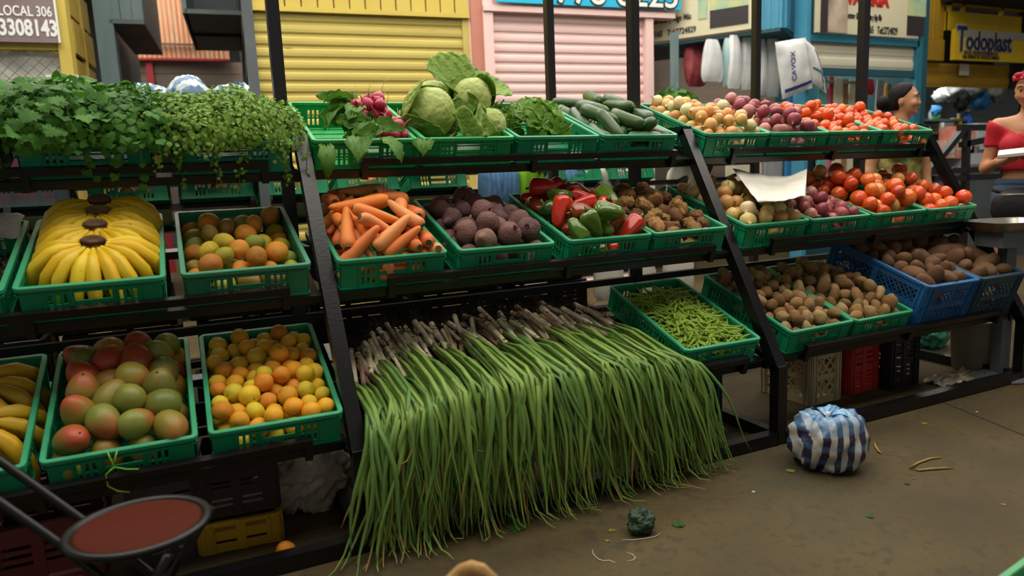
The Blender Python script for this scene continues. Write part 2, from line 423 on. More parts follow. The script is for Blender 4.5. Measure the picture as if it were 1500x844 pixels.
def visible(Ms, P, rr, thr=.10):
    """which of the packed items the camera sees: discs in a small depth buffer"""
    n, k = P.shape[:2]; M = np.array(Ms)
    Wp = P.reshape(-1, 3)@M[:3, :3].T+M[:3, 3]
    V = Wp-np.array(CAM); dep = V@np.array(CF); X = 750+FPX*(V@np.array(CR))/dep; Y = 422-FPX*(V@np.array(CU))/dep
    R = np.repeat(rr, k)*FPX/dep*.96; x0 = X.min()-R.max(); y0 = Y.min()-R.max(); s = 1.0
    wv, hv = int((X.max()+R.max()-x0)*s)+2, int((Y.max()+R.max()-y0)*s)+2
    Zb = np.full((hv, wv), 1e9); Ib = np.full((hv, wv), -1); tot = np.zeros(n)
    yy, xx = np.mgrid[0:hv, 0:wv]
    for i in np.argsort(-dep):
        cx, cy, rad = (X[i]-x0)*s, (Y[i]-y0)*s, R[i]*s
        a0, a1, b0, b1 = max(0, int(cy-rad)), int(cy+rad)+2, max(0, int(cx-rad)), int(cx+rad)+2
        q = (yy[a0:a1, b0:b1]-cy)**2+(xx[a0:a1, b0:b1]-cx)**2; rel = q/rad**2
        z = dep[i]-np.repeat(rr, k)[i]*np.sqrt(np.clip(1-rel, 0, 1)); ins = rel < 1
        zb = Zb[a0:a1, b0:b1]; ib = Ib[a0:a1, b0:b1]; m = ins & (z < zb[:q.shape[0], :q.shape[1]])
        zb[m] = z[m]; ib[m] = i//k; tot[i//k] += ins.sum()
    cnt = np.bincount(Ib[Ib >= 0], minlength=n)
    return cnt > np.maximum(5, tot*thr)
def orient(d, roll=0, axis='X'):
    d = Vector(d).normalized(); up = Vector((0, 0, 1))
    if abs(d.z) > .95: up = Vector((0, 1, 0))
    y = up.cross(d).normalized(); z = d.cross(y)
    R = Matrix((d, y, z)).transposed()
    return R@Matrix.Rotation(roll, 3, 'X')
def rank(Ms, pts, rows):
    """row (front to back) and place in the row (left to right), as seen"""
    pts = np.array(pts); n = len(pts); order = np.argsort(-np.array([proj(Ms@Vector(p))[1] for p in pts]))
    out = [None]*n; per = math.ceil(n/rows)
    for a in range(rows):
        seg = list(order[a*per:(a+1)*per]); seg.sort(key=lambda i: proj(Ms@Vector(pts[i]))[0])
        for j, i in enumerate(seg): out[i] = (a, j)
    return out
def words(c, noun, rowj, where):
    a, j = rowj
    row = 'front row' if a == 0 else ORD[a]+' row'
    return f'{c} {noun}, {ORD[min(j, 13)]} from left in {row}, {where}'.replace('  ', ' ').strip()
def fill(key, protos, P, dr, rr, name, cat, group, noun, where, palette, size, rows=5, share=None, rot='any', keep=None, parts=True):
    Ms = CR_[key].matrix_world.copy() if not isinstance(key, Matrix) else key
    vis = visible(Ms, P, rr) if keep is None else keep
    C = P.mean(1); ids = [i for i in range(len(C)) if vis[i]]
    if not share: rk = rank(Ms, [C[i] for i in ids], rows)
    first = {}
    for q, i in enumerate(ids):
        pi = rnd.randrange(len(protos)); cname, h = palette(i, C[i]) if callable(palette) else rnd.choice(palette)
        if rot == 'any': R = Euler([rnd.uniform(0, 6.28) for _ in range(3)]).to_matrix()
        elif rot == 'dir': R = orient(dr[i]*rnd.choice((-1, 1)), rnd.uniform(0, 6.28))
        elif rot == 'dirup': R = orient(dr[i], rnd.uniform(-.4, .4))
        else: R = rot(i, dr[i])
        s = rr[i]*size*rnd.uniform(.97, 1.05)
        mw = Ms@(Matrix.Translation(C[i])@R.to_4x4()@Matrix.Scale(s, 4))
        lab = share if share else words(cname, noun, rk[q], where)
        p = protos[pi]
        if isinstance(p, bpy.types.Mesh):
            o = link(name, p, None, None, mw)
        else:
            o = dup(p, mw=mw); o.name = name; o.hide_render = False
        tag(o, lab, cat, group); o.color = (*jit(h), 1)
        for ch in (o.children if not isinstance(p, bpy.types.Mesh) else ()):
            if ch.get('own'): continue
            ch.color = o.color
    return len(ids)
PROTO = []                                                          # moved prototypes are removed at the end
def proto(mesh_parts):
    r = bpy.data.objects.new('proto', None); COL.objects.link(r); PROTO.append(r)
    for nm, me, own in mesh_parts:
        c = link(nm, me, r); 
        if own: c['own'] = 1; c.color = (*lin(own), 1)
    return r
# ------------------------------------------------------------------ produce meshes (unit radius) and skins
def skin(name, rough=.4, **k): return mat(name, objcol=True, rough=rough, **k)
skin('orange_peel', .42, col2='#a9b32a', nscale=1.1, namt=.35, bump=.35, bscale=22, spot='#7d5a1e', spscale=9, spth=.72)
skin('tangerine_peel', .42, col2='#6f7d22', nscale=1.2, namt=.55, bump=.4, bscale=20, spot='#7d5a2a', spscale=5, spth=.66)
skin('tomato_skin', .22, col2='#e07a28', nscale=.8, namt=.45, spec=.5)
skin('onion_skin', .35, col2='#b98445', nscale=3.5, namt=.35, stretch=(1, 1, .22), bump=.15, bscale=9, spot='#7a4a1e', spscale=6, spth=.73)
skin('red_onion_skin', .32, col2='#742c38', nscale=3, namt=.5, stretch=(1, 1, .22), bump=.15, bscale=9, spot='#c99a8a', spscale=4, spth=.72)
skin('beet_skin', .75, col2='#6b5648', nscale=2.5, namt=.75, bump=.5, bscale=6, spot='#2a161a', spscale=9, spth=.63)
skin('carrot_skin', .5, col2='#b8541c', nscale=3, namt=.4, stretch=(9, 1, 1), bump=.25, bscale=4)
skin('pepper_skin', .16, col2='#3b3a14', nscale=1.0, namt=.28, spec=.55)
skin('tuber_skin', .85, col2='#4a2f18', nscale=3, namt=.7, bump=.8, bscale=5, spot='#b08a52', spscale=4, spth=.66)
skin('potato_skin', .8, col2='#5f4326', nscale=2, namt=.5, bump=.3, bscale=10, spot='#3f2a18', spscale=10, spth=.70)
skin('mango_skin', .42, col2='#6a6f28', nscale=.9, namt=.45, bump=.08, bscale=14, spot='#3e3313', spscale=11, spth=.74)
skin('cucumber_skin', .28, col2='#3c5636', nscale=3, namt=.6, stretch=(.3, 2, 2), bump=.15, bscale=9)
skin('banana_skin', .42, col2='#c09a1c', nscale=2.5, namt=.35, spot='#5b3a12', spscale=26, spth=.70)
mat('stem_brown', '#4d3a26', .85, col2='#2a1d14', nscale=30, namt=.8)
mat('stem_green', '#5d7a2c', .6, col2='#3c5a1c', nscale=20, namt=.6)
mat('crown_green', '#59602a', .8, col2='#3a2f18', nscale=30, namt=.9)
mat('root_hair', '#c9b49a', .8)
def citrus(seed, ob=.9):
    def fn(p, v):
        a = max(0, v.z); q = 1+.035*nz(v, 1.6, seed)+.01*nz(v, 5, seed)
        q -= .10*math.exp(-((1-v.z)/.03))+.06*math.exp(-((1+v.z)/.03))
        return Vector((p.x*q, p.y*q, p.z*ob*q))
    return MB().ell((0, 0, 0), (1, 1, 1), 24, 16, 0, fn)
ORANGES = [citrus(i, .9+.03*i).mesh('orange', 'orange_peel') for i in range(4)]
BUT = MB().lathe([(.13, 0), (.12, .03), (.05, .05)], 7).mesh('stem_button', 'stem_green')
ORANGE_P = []
for me in ORANGES:
    p = proto([('peel', me, None), ('stem_button', BUT, None)]); p.children[1].location = (0, 0, .80); ORANGE_P.append(p)
TANG_P = []
for i in range(4):
    p = proto([('peel', citrus(10+i, .82).mesh('tangerine', 'tangerine_peel'), None), ('stem_button', BUT, None)]); p.children[1].location = (0, 0, .71); TANG_P.append(p)
def tomato(seed):
    def fn(p, v):
        a = math.atan2(v.y, v.x); q = 1+.03*nz(v, 1.3, seed)+.018*math.cos(5*a+seed)*abs(v.z)
        q -= .13*math.exp(-((1-v.z)/.05))
        return Vector((p.x*q, p.y*q, p.z*(.86+.05*(seed % 3))*q))
    return MB().ell((0, 0, 0), (1, 1, 1), 22, 14, 0, fn)
CAL = MB()
for k in range(5):
    a = k*1.2566; c, s_ = math.cos(a), math.sin(a)
    CAL.add([(0, 0, .02), (.10*c-.05*s_, .10*s_+.05*c, .02), (.30*c, .30*s_, .06), (.10*c+.05*s_, .10*s_-.05*c, .02)], [(0, 1, 2, 3)])
CAL = CAL.tube([(0, 0, 0), (0, .02, .1)], .035, 5).mesh('calyx', 'stem_green')
TOM_P = []
for i in range(5):
    me = tomato(i).mesh('tomato', 'tomato_skin')
    if i < 2:
        p = proto([('tomato_skin', me, None), ('calyx', CAL, None)]); p.children[1].location = (0, 0, .74+.05*(i % 3)); TOM_P.append(p)
    else: TOM_P.append(me)
def onion(seed, tall=1.0):
    pr = [(.02, -.92), (.14, -.90), (.45, -.80), (.78, -.52), (.97, -.12), (.99, .15), (.84, .50), (.52, .78), (.26, .94), (.13, 1.06), (.10, 1.22+.1*(seed % 3)), (.12, 1.38+.12*(seed % 3)), (.03, 1.42+.12*(seed % 3))]
    mb = MB().lathe([(r, z*tall) for r, z in pr], 20)
    mb.v = [(x*(1+.06*nz((x, y, z), 1.2, seed))+.05*max(0, z-1)*math.cos(seed), y*(1+.06*nz((x, y, z), 1.2, seed+3))+.1*max(0, z-1), z) for x, y, z in mb.v]
    return mb
ROOTT = MB()
for k in range(9):
    a = k*.7; ROOTT.tube([(.05*math.cos(a), .05*math.sin(a), 0), (.12*math.cos(a), .12*math.sin(a), -.07), (.18*math.cos(a+.4), .18*math.sin(a+.4), -.10)], [.014, .011, .005], 3)
ROOTT = ROOTT.mesh('root_tuft', 'root_hair')
def onions(m, tall):
    out = []
    for i in range(5):
        p = proto([('bulb', onion(i, tall).mesh('onion', m), None), ('root_tuft', ROOTT, None)]); p.children[1].location = (0, 0, -.9*tall); out.append(p)
    return out
ONION_P = onions('onion_skin', .95); RED_P = onions('red_onion_skin', .92)
def lump(seed, rx, ry, rz, amp, fr, n=22, m=14, tail=None):
    def fn(p, v):
        q = 1+amp*nz(v, fr, seed)+amp*.4*nz(v, fr*2.3, seed+5)
        p = p*q
        if tail: p = tail(p, v)
        return p
    return MB().ell((0, 0, 0), (rx, ry, rz), n, m, 0, fn)
def beet_tail(p, v):
    t = max(0, -v.z-.80)/.2; p.z -= .55*t*t
    return p
BEET_P = []
STUB = MB()
for k in range(6):
    a = k*1.05; r = .10
    STUB.tube([(r*math.cos(a), r*math.sin(a), -.05), (r*1.3*math.cos(a), r*1.3*math.sin(a), .13), (r*2.1*math.cos(a), r*2.1*math.sin(a), .24+.07*(k % 3))], [.07, .055, .04], 5)
mat('beet_stalk', '#7a1f38', .5, col2='#4a3020', nscale=9, namt=.5)
STUB = STUB.mesh('stalk_stubs', 'beet_stalk')
for i in range(4):
    me = lump(20+i, 1, 1, .95, .10, 1.3, tail=beet_tail).mesh('beet', 'beet_skin')
    p = proto([('root_body', me, None), ('stalk_stubs', STUB, None)]); p.children[1].location = (0, 0, .88); BEET_P.append(p)
POT_P = [lump(40+i, 1.0+.14*(i % 4), .92, .80+.05*(i % 3), .14, 1.1).mesh('potato', 'potato_skin') for i in range(7)]
LPOT_P = [lump(60+i, 1.25+.18*(i % 3), .86, .74, .13, .9).mesh('potato', 'potato_skin') for i in range(5)]
def mango(seed):
    def fn(p, v):
        q = 1+.04*nz(v, .9, seed)
        x = p.x*q; z = p.z*q; y = p.y*q
        z += .16*x*x*math.copysign(1, x)*-.6-.10*x*x; y *= 1-.10*x
        return Vector((x, y, z))
    return MB().ell((0, 0, 0), (1.16, .92, .88), 24, 16, 0, fn)
mat('blush', '#a5362a', .4)
MST = MB().lathe([(.075, 0), (.06, .05), (.04, .09)], 6).mesh('stem_scar', 'stem_brown')
def mango_mat():
    m = MATS['mango_skin']; nt = m.node_tree; N = nt.nodes; L = nt.links; b = N['Principled BSDF']
    src = b.inputs['Base Color'].links[0].from_socket
    tc = N.new('ShaderNodeTexCoord'); sp = N.new('ShaderNodeSeparateXYZ'); L.new(tc.outputs['Object'], sp.inputs[0])
    oi = N.new('ShaderNodeObjectInfo'); no = N.new('ShaderNodeTexNoise'); no.inputs['Scale'].default_value = 1.6; L.new(tc.outputs['Object'], no.inputs[0])
    a = N.new('ShaderNodeMath'); a.operation = 'ADD'; L.new(sp.outputs[0], a.inputs[0]); L.new(no.outputs['Fac'], a.inputs[1])
    mr = N.new('ShaderNodeMapRange'); mr.inputs[1].default_value = .55; mr.inputs[2].default_value = 1.5; mr.inputs[4].default_value = .85; L.new(a.outputs[0], mr.inputs[0])
    mu = N.new('ShaderNodeMath'); mu.operation = 'MULTIPLY'; L.new(mr.outputs[0], mu.inputs[0]); L.new(oi.outputs['Random'], mu.inputs[1])
    mx = N.new('ShaderNodeMix'); mx.data_type = 'RGBA'; L.new(mu.outputs[0], mx.inputs[0]); L.new(src, mx.inputs[6]); mx.inputs[7].default_value = (*lin('#b5402c'), 1)
    L.new(mx.outputs[2], b.inputs['Base Color'])
mango_mat()
MANGO_P = []
for i in range(4):
    p = proto([('mango_flesh', mango(70+i).mesh('mango', 'mango_skin'), None), ('stem_scar', MST, None)])
    p.children[1].location = (1.12, 0, -.14); p.children[1].rotation_euler = (0, 1.4, 0); MANGO_P.append(p)
def taper_tube(L, prof, n, bend=0, seed=0, amp=0, fx=1, fy=1, lobes=0, lamp=0):
    """a root or fruit lying along X, profile [(t, r)]"""
    mb = MB(); rows = []
    for t, r in prof:
        x = (t-.5)*L; row = []
        for k in range(n):
            a = 2*math.pi*k/n; q = r*(1+lamp*math.cos(lobes*a))*(1+amp*nz((x*2, math.cos(a), math.sin(a)), 1.4, seed))
            row.append((x, q*math.cos(a)*fx+bend*(x*x-L*L/12), q*math.sin(a)*fy))
        rows.append(row)
    mb.grid(rows, close=True)
    m = len(prof); k0 = len(mb.v)-m*n
    mb.f += [list(range(k0, k0+n)), list(range(k0+(m-1)*n, k0+m*n))]; mb.m += [0, 0]; mb.s += [True, True]
    return mb
def carrot(seed):
    pr = [(0, .25), (.015, .62), (.06, .88), (.14, 1), (.35, .93), (.6, .78), (.8, .62), (.92, .48), (.975, .33), (1, .08)]
    return taper_tube(6.4+.7*(seed % 3), pr, 14, .02*((seed % 3)-1), seed, .10)
CROWN = MB().lathe([(.46, -.03), (.44, .04), (.30, .06), (.25, -.02), (.16, .05), (.05, .07)], 12).mesh('crown', 'crown_green')
CAR_P = []
for i in range(6):
    L = 6.4+.7*(i % 3)
    p = proto([('carrot_root', carrot(80+i).mesh('carrot', 'carrot_skin'), None), ('crown', CROWN, None)])
    L = 6.4+.7*((80+i) % 3); p.children[1].location = (-L/2-.01, .02*(((80+i) % 3)-1)*(L*L/4-L*L/12), 0); p.children[1].rotation_euler = (0, -math.pi/2, 0); CAR_P.append(p)
def pepper(seed):
    lo = 3 if seed % 2 else 4
    pr = [(0, .30), (.02, .55), (.07, .86), (.16, 1), (.4, .98), (.65, .84), (.85, .62), (.95, .42), (1, .15)]
    mb = taper_tube(2.9+.35*(seed % 3), pr, 28, .05*((seed % 3)-1), seed, .16, lobes=lo, lamp=.075)
    return mb
PST = MB().tube([(0, 0, 0), (-.25, .03, 0), (-.55, .12, .05)], [.17, .12, .14], 7).mesh('stem', 'stem_green')
PEP_P = []
for i in range(5):
    p = proto([('pepper_flesh', pepper(90+i).mesh('pepper', 'pepper_skin'), None), ('stem', PST, '#5d7a2c')]); L = 2.9+.35*((90+i) % 3)
    p.children[1].location = (-L/2+.08, .05*(((90+i) % 3)-1)*L*L/6, 0); PEP_P.append(p)
def yautia(seed):
    pr = [(0, .2), (.05, .55), (.14, .85), (.22, .78), (.30, 1.02), (.40, .92), (.5, 1.05), (.62, .9), (.74, .84), (.86, .62), (.95, .4), (1, .15)]
    return taper_tube(2.7+.4*(seed % 3), pr, 18, .09*((seed % 3)-1), seed, .50)
YAU_P = [yautia(100+i).mesh('tuber', 'tuber_skin') for i in range(6)]
def cucumber(seed):
    pr = [(0, .15), (.015, .45), (.05, .75), (.12, .94), (.3, 1), (.6, 1), (.86, .93), (.94, .74), (.985, .42), (1, .15)]
    return taper_tube(6.2+.4*(seed % 3), pr, 18, .025*((seed % 3)-1), seed, .05)
CTIP = MB().lathe([(.30, -.03), (.20, .06), (.05, .12)], 9).mesh('tip', 'stem_green')
CUC_P = []
for i in range(4):
    p = proto([('cucumber_body', cucumber(110+i).mesh('cucumber', 'cucumber_skin'), None), ('tip', CTIP, None)]); L = 6.2+.4*((110+i) % 3)
    p.children[1].location = (L/2-.04, .025*(((110+i) % 3)-1)*L*L/6, 0); p.children[1].rotation_euler = (0, math.pi/2, 0); CUC_P.append(p)
# ------------------------------------------------------------------ filling the crates
def uni(a, b, n, s): return np.random.default_rng(s).uniform(a, b, n)
def go(key, protos, n, r, name, cat, group, noun, where, pal, size=1., rows=5, share=None, rot='any', k=1, sp=1., **kw):
    P, dr, rr = pack(n, r, k, sp, seed=hash_(key), **kw)
    return fill(key, protos, P, dr, rr, name, cat, group, noun, where, pal, size, rows, share, rot)
def hash_(s): return sum(ord(c)*(i+3) for i, c in enumerate(s))
CNT = {}
OR_ = [('orange', '#ee961c'), ('golden orange', '#f0a81e'), ('golden orange', '#efb024'), ('yellow-orange', '#f0bc2a'), ('deep orange', '#dd7c1c'), ('yellow', '#dfc02c')]
CNT['orange'] = go('orange', ORANGE_P, 125, uni(.0275, .034, 125, 1), 'orange', 'orange', 'oranges in the bottom-shelf crate', 'orange', 'orange crate', OR_, rows=8, bulge=.045)
TA_ = [('orange', '#e08a24'), ('orange', '#e68520'), ('green-yellow', '#a9a32a'), ('yellow', '#d9b62e'), ('russet brown', '#a87a3a'), ('green', '#8f9a36'), ('deep orange', '#cf6f24')]
CNT['tangerine'] = go('tangerine', TANG_P, 52, uni(.034, .042, 52, 2), 'tangerine', 'tangerine', 'tangerines in the dusty crate', 'tangerine', 'middle-shelf tangerine crate', TA_, rows=5, bulge=.015)
def mango_pal(i, c):
    if c[1] > .05: return rnd.choice([('red and orange', '#c2472c'), ('red', '#b93a2e'), ('yellow-orange', '#d59a30'), ('orange', '#c87030'), ('green', '#777a2c')])
    return rnd.choice([('green', '#656d2a'), ('pale green', '#83873a'), ('dull green', '#575e27'), ('yellow-green', '#8a7f2e'), ('green and orange', '#9c742c')])
CNT['mango'] = go('mango', MANGO_P, 46, uni(.047, .056, 46, 3), 'mango', 'mango', 'mangoes in the bottom-shelf crate', 'mango', 'mango crate', mango_pal, rows=6, bulge=.085, size=.98, steep=.7)
ON_ = [('straw yellow', '#e0c284'), ('pale yellow', '#e6d29c'), ('golden', '#d9ac60'), ('pale green-white', '#d9d6a4'), ('tan', '#d3a262'), ('orange-brown', '#cf8a48')]
CNT['onion1'] = go('onion1', ONION_P, 135, uni(.029, .037, 135, 4), 'onion', 'onion', 'yellow onions on the top shelf', 'onion', 'top-shelf onion crate', ON_, rows=9, bulge=.125, size=.95)
ON2 = [('pale green', '#cdc68a'), ('straw white', '#ded2a2'), ('straw yellow', '#d8bb78'), ('tan', '#c59858'), ('brown', '#ab7c44')]
CNT['onion2'] = go('onion2', ONION_P, 84, uni(.035, .042, 84, 5), 'onion', 'onion', 'white onions on the middle shelf', 'onion', 'middle-shelf onion crate', ON2, rows=6, bulge=.085, size=.95)
RD_ = [('purple red', '#96444c'), ('pink red', '#ac5658'), ('dusty rose', '#b87a6c'), ('dark red', '#86363f')]
CNT['redonion1'] = go('redonion1', RED_P, 96, uni(.033, .040, 96, 6), 'red_onion', 'red onion', 'red onions on the top shelf', 'onion', 'top-shelf red onion crate', RD_, rows=7, bulge=.13, size=.95)
CNT['redonion2'] = go('redonion2', RED_P, 88, uni(.033, .040, 88, 7), 'red_onion', 'red onion', 'red onions on the middle shelf', 'onion', 'middle-shelf red onion crate', RD_, rows=7, bulge=.075, size=.95)
TO_ = [('red-orange', '#d2411c'), ('orange-red', '#dc5320'), ('red', '#c23318'), ('orange', '#de6c28'), ('bright red', '#cc3016')]
TO2 = TO_+[('deep red', '#a82a1a'), ('pale orange', '#d9a25a')]
for key, n, r0, r1, b, pal, where in (('tomato1', 120, .029, .035, .11, TO_, 'top-shelf tomato crate beside red onions'), ('tomato2', 115, .028, .034, .085, TO_, 'rightmost top-shelf tomato crate'),
                                      ('tomato3', 84, .035, .045, .14, TO2, 'middle-shelf tomato crate beside red onions'), ('tomato4', 84, .034, .042, .10, TO2, 'rightmost middle-shelf tomato crate')):
    CNT[key] = go(key, TOM_P, n, uni(r0, r1, n, n), 'tomato', 'tomato', 'tomatoes in the '+where.split('-')[0]+' shelf crates' if 'most' not in where else 'tomatoes at the right end', 'tomato', where, pal, rows=7, bulge=b)
BE_ = [('brown-purple', '#6a3f42'), ('dusty purple', '#74494a'), ('earthy brown', '#7d5a4c'), ('dark purple', '#54303a')]
CNT['beet'] = go('beet', BEET_P, 44, uni(.041, .050, 44, 9), 'beet', 'beet', 'beets in the middle-shelf crate', 'beet', 'beet crate', BE_, rows=5, bulge=.10, steep=.45)
CA_ = [('bright orange', '#f08a34'), ('orange', '#e88038'), ('deep orange', '#df7034'), ('pale orange', '#ec9a58')]
CNT['carrot'] = go('carrot', CAR_P, 96, uni(.023, .029, 96, 10), 'carrot', 'carrot', 'carrots heaped in their crate', 'carrot', 'carrot crate', CA_, rows=7, bulge=.165, k=5, sp=1.25, rot=lambda i, d: orient(d*(1 if (d[1] > 0) == (i % 4 != 0) else -1), i), it=120, steep=.30, flat=False)
PE_ = [('red', '#c0281a'), ('red', '#c93320'), ('green', '#4c6a1e'), ('dark green', '#35551c'), ('red and green', '#8f3a1c'), ('bright green', '#5e7f24')]
CNT['pepper'] = go('pepper', PEP_P, 58, uni(.034, .042, 58, 12), 'bell_pepper', 'pepper', 'bell peppers in their crate', 'pepper', 'pepper crate', PE_, rows=5, bulge=.16, k=2, sp=1.25, rot='dir', flat=False, steep=.35)
YA_ = [('brown', '#a0743f'), ('dark brown', '#7d5430'), ('tan brown', '#b58a50')]
CNT['yautia'] = go('yautia', YAU_P, 84, uni(.026, .034, 84, 13), 'root_tuber', 'tuber', 'knobbly root tubers in their crate', 'knobbly tuber', 'tuber crate', YA_, rows=6, bulge=.06, k=2, sp=1.3, rot='dir', flat=False)
CNT['cucumber'] = go('cucumber', CUC_P, 50, uni(.027, .031, 50, 14), 'cucumber', 'cucumber', 'cucumbers in the top-shelf crate', 'cucumber', 'cucumber crate', [('dark green', '#2c4422'), ('grey-green', '#3f5a3a'), ('green', '#35501f')], rows=5, bulge=.20, k=5, sp=1.2, bias=(2.0, .35), rot='dir', steep=.5)
PO_ = [('tan', '#a58250'), ('brown', '#8f6c40'), ('dusty tan', '#ac8c5e'), ('earthy brown', '#7f5d38')]
CNT['potato1'] = go('potato1', POT_P, 190, uni(.023, .033, 190, 15), 'potato', 'potato', 'small potatoes in the crate by the rack beam', 'potato', 'left green potato crate', PO_, rows=11, bulge=.075)
CNT['potato2'] = go('potato2', LPOT_P+POT_P, 140, uni(.026, .036, 140, 16), 'potato', 'potato', 'potatoes in the crate by the blue crate', 'potato', 'right green potato crate', PO_, rows=10, bulge=.10)
def clear_protos():
    for r in PROTO:
        for c in list(r.children): bpy.data.objects.remove(c)
        bpy.data.objects.remove(r)
    PROTO.clear()
ORANGE_M = ORANGES
clear_protos()
# ------------------------------------------------------------------ tall lattice crates
def tall_crate(label, mw, colour, w, d, h, style, group=None, m='plastic', base_col=None, rows=2, st=.03, bw=.004, tight=.55):
    t = thing('lattice_crate' if style == 'lattice' else 'slotted_crate', label, 'crate', mw=mw, group=group)
    def wall(L, O, X, Y, nm):
        X, Y, O = Vector(X), Vector(Y), Vector(O); Z = Vector((0, 0, 1)); R = Matrix((X, Y, Z)).transposed(); mb = MB()
        P = lambda x, z, y=0: O+X*x+Z*z+Y*y
        c = .045
        bands = [(0, .035), (h*.5-.012, h*.5+.012), (h-.04, h)] if rows == 2 else [(0, .03), (h*.72, h*.72+.02), (h-.05, h)]
        for a, b in bands: mb.box(P(L/2, (a+b)/2), (L, .006, b-a), R)
        posts = [c/2, L-c/2]+([L/2] if L > .45 or style == 'slots' else [])
        for q in posts: mb.box(P(q, h/2, .001), (c if q != L/2 else .03, .010, h), R)
        for q in posts[:2]:
            for k in (-.012, .012): mb.box(P(q+k, h/2, .007), (.006, .008, h*.98), R)
        edges = sorted(posts)
        for a, b in zip(edges[:-1], edges[1:]):
            x0, x1 = a+(.022 if a == edges[0] else .015), b-(.022 if b == edges[-1] else .015)
            for (za, zb) in zip([q[1] for q in bands[:-1]], [q[0] for q in bands[1:]]):
                if style == 'lattice':
                    H_ = zb-za
                    n = int((x1-x0+H_)/st)+1
                    for k in range(n):
                        for sg in (1, -1):
                            s0 = x0-H_+k*st; e0 = s0+H_; p0, z0, p1, z1 = s0, za, e0, zb
                            if p0 < x0: z0 = za+(x0-p0); p0 = x0
                            if p1 > x1: z1 = zb-(p1-x1); p1 = x1
                            if z1-z0 < .004: continue
                            if sg < 0: p0, p1 = x0+x1-p0, x0+x1-p1
                            mb.bar(P(p0, z0), P(p1, z1), bw, .0045, Y)
                else:
                    n = max(2, int((zb-za)/.022)); sl_ = (zb-za)/n
                    for k in range(n): mb.box(P((x0+x1)/2, za+sl_*(k+.72)), (x1-x0, .005, sl_*tight), R)
        o = mb.build(nm, m, t); col(o, colour)
        return o
    wall(w, (-w/2, -d/2, 0), (1, 0, 0), (0, -1, 0), 'end_panel'); wall(w, (w/2, d/2, 0), (-1, 0, 0), (0, 1, 0), 'end_panel')
    wall(d, (w/2, -d/2, 0), (0, 1, 0), (1, 0, 0), 'side_panel'); wall(d, (-w/2, d/2, 0), (0, -1, 0), (-1, 0, 0), 'side_panel')
    col(rim_mb(w+.022, d+.022, h+.004, lip=.022, rr=.03, hh=.014).build('rim', m, t), colour)
    col(MB().span((-w/2, -d/2, 0), (w/2, d/2, .006)).build('floor_panel', m, t), base_col or colour)
    return t
B1 = tall_crate('tall blue lattice crate of dark potatoes on the bottom shelf', row_mat(3, 2.735, 0, w=.37, D=.58), '#1d5c94', .37, .58, .24, 'lattice')
B2 = tall_crate('tall slate blue crate of long potatoes at right end of bottom shelf', row_mat(3, 3.125, 0, w=.355, D=.58), '#2c4a5c', .345, .58, .24, 'lattice')
DP_ = [('dark brown', '#5c4029'), ('brown', '#6a4a2e'), ('reddish brown', '#624028')]
CR_['blue'], CR_['slate'] = B1, B2
go('blue', LPOT_P2 if 'LPOT_P2' in globals() else LPOT_P+POT_P, 70, uni(.034, .044, 70, 21), 'potato', 'potato', 'dark potatoes in the tall blue crate', 'dark potato', 'tall blue crate', DP_, rows=6, w=.34, d=.55, H=.235, z0=.14, bulge=.06)
go('slate', LPOT_P, 44, uni(.042, .056, 44, 22), 'potato', 'potato', 'long potatoes in the slate blue crate', 'long potato', 'slate blue crate', DP_, rows=5, w=.32, d=.55, H=.235, z0=.14, bulge=.05)
# ------------------------------------------------------------------ bananas
mat('banana_tip', '#2b2118', .8)
def banana_mesh(R, th0, th1, rad, nm, seed, squash=1.0):
    pts = []; rs = []
    prof = [(0, .35), (.05, .40), (.13, .55), (.22, .85), (.35, 1), (.6, 1), (.78, .88), (.90, .62), (.955, .36), (.985, .26), (1, .24)]
    mb = MB(); rows = []
    for t, q in prof:
        a = th0+(th1-th0)*t; c = Vector((R*math.sin(a)*1.05, 0, -R*(1-math.cos(a))*squash)); tan = Vector((math.cos(a), 0, -math.sin(a)))
        nrm = Vector((math.sin(a), 0, math.cos(a))); row = []
        for k in range(15):
            b = 2*math.pi*k/15; rr_ = rad*q*(1+.07*math.cos(5*b+.4))
            row.append(c+nrm*(rr_*math.cos(b))+Vector((0, 1, 0))*(rr_*math.sin(b)))
        rows.append(row)
    mb.grid(rows, close=True); nf = len(mb.f)
    for i in range(nf-30, nf): mb.m[i] = 1
    k0 = (len(prof)-1)*15; mb.f += [list(range(15)), list(range(k0, k0+15))]; mb.m += [0, 1]; mb.s += [True, True]
    return mb.mesh(nm, ['banana_skin', 'banana_tip'])
BAN = [banana_mesh(.125, .15, 1.95, .021, 'banana', 0), banana_mesh(.13, .12, 1.85, .022, 'banana', 1), banana_mesh(.105, .2, 1.8, .020, 'banana', 2)]
mat('crown_cut', '#75543f', .8, col2='#463426', nscale=30, namt=.8)
CRN = MB().lathe([(.020, -.050), (.025, -.030), (.027, -.012), (.025, .004), (.022, .012), (.010, .006)], 14, sx=1.45, sy=.62)
CRN.v = [(x*(1+.15*nz((x, y, z), 40)), y*(1+.15*nz((x, y, z), 40, 2)), z) for x, y, z in CRN.v]; CRN = CRN.mesh('crown', 'crown_cut')
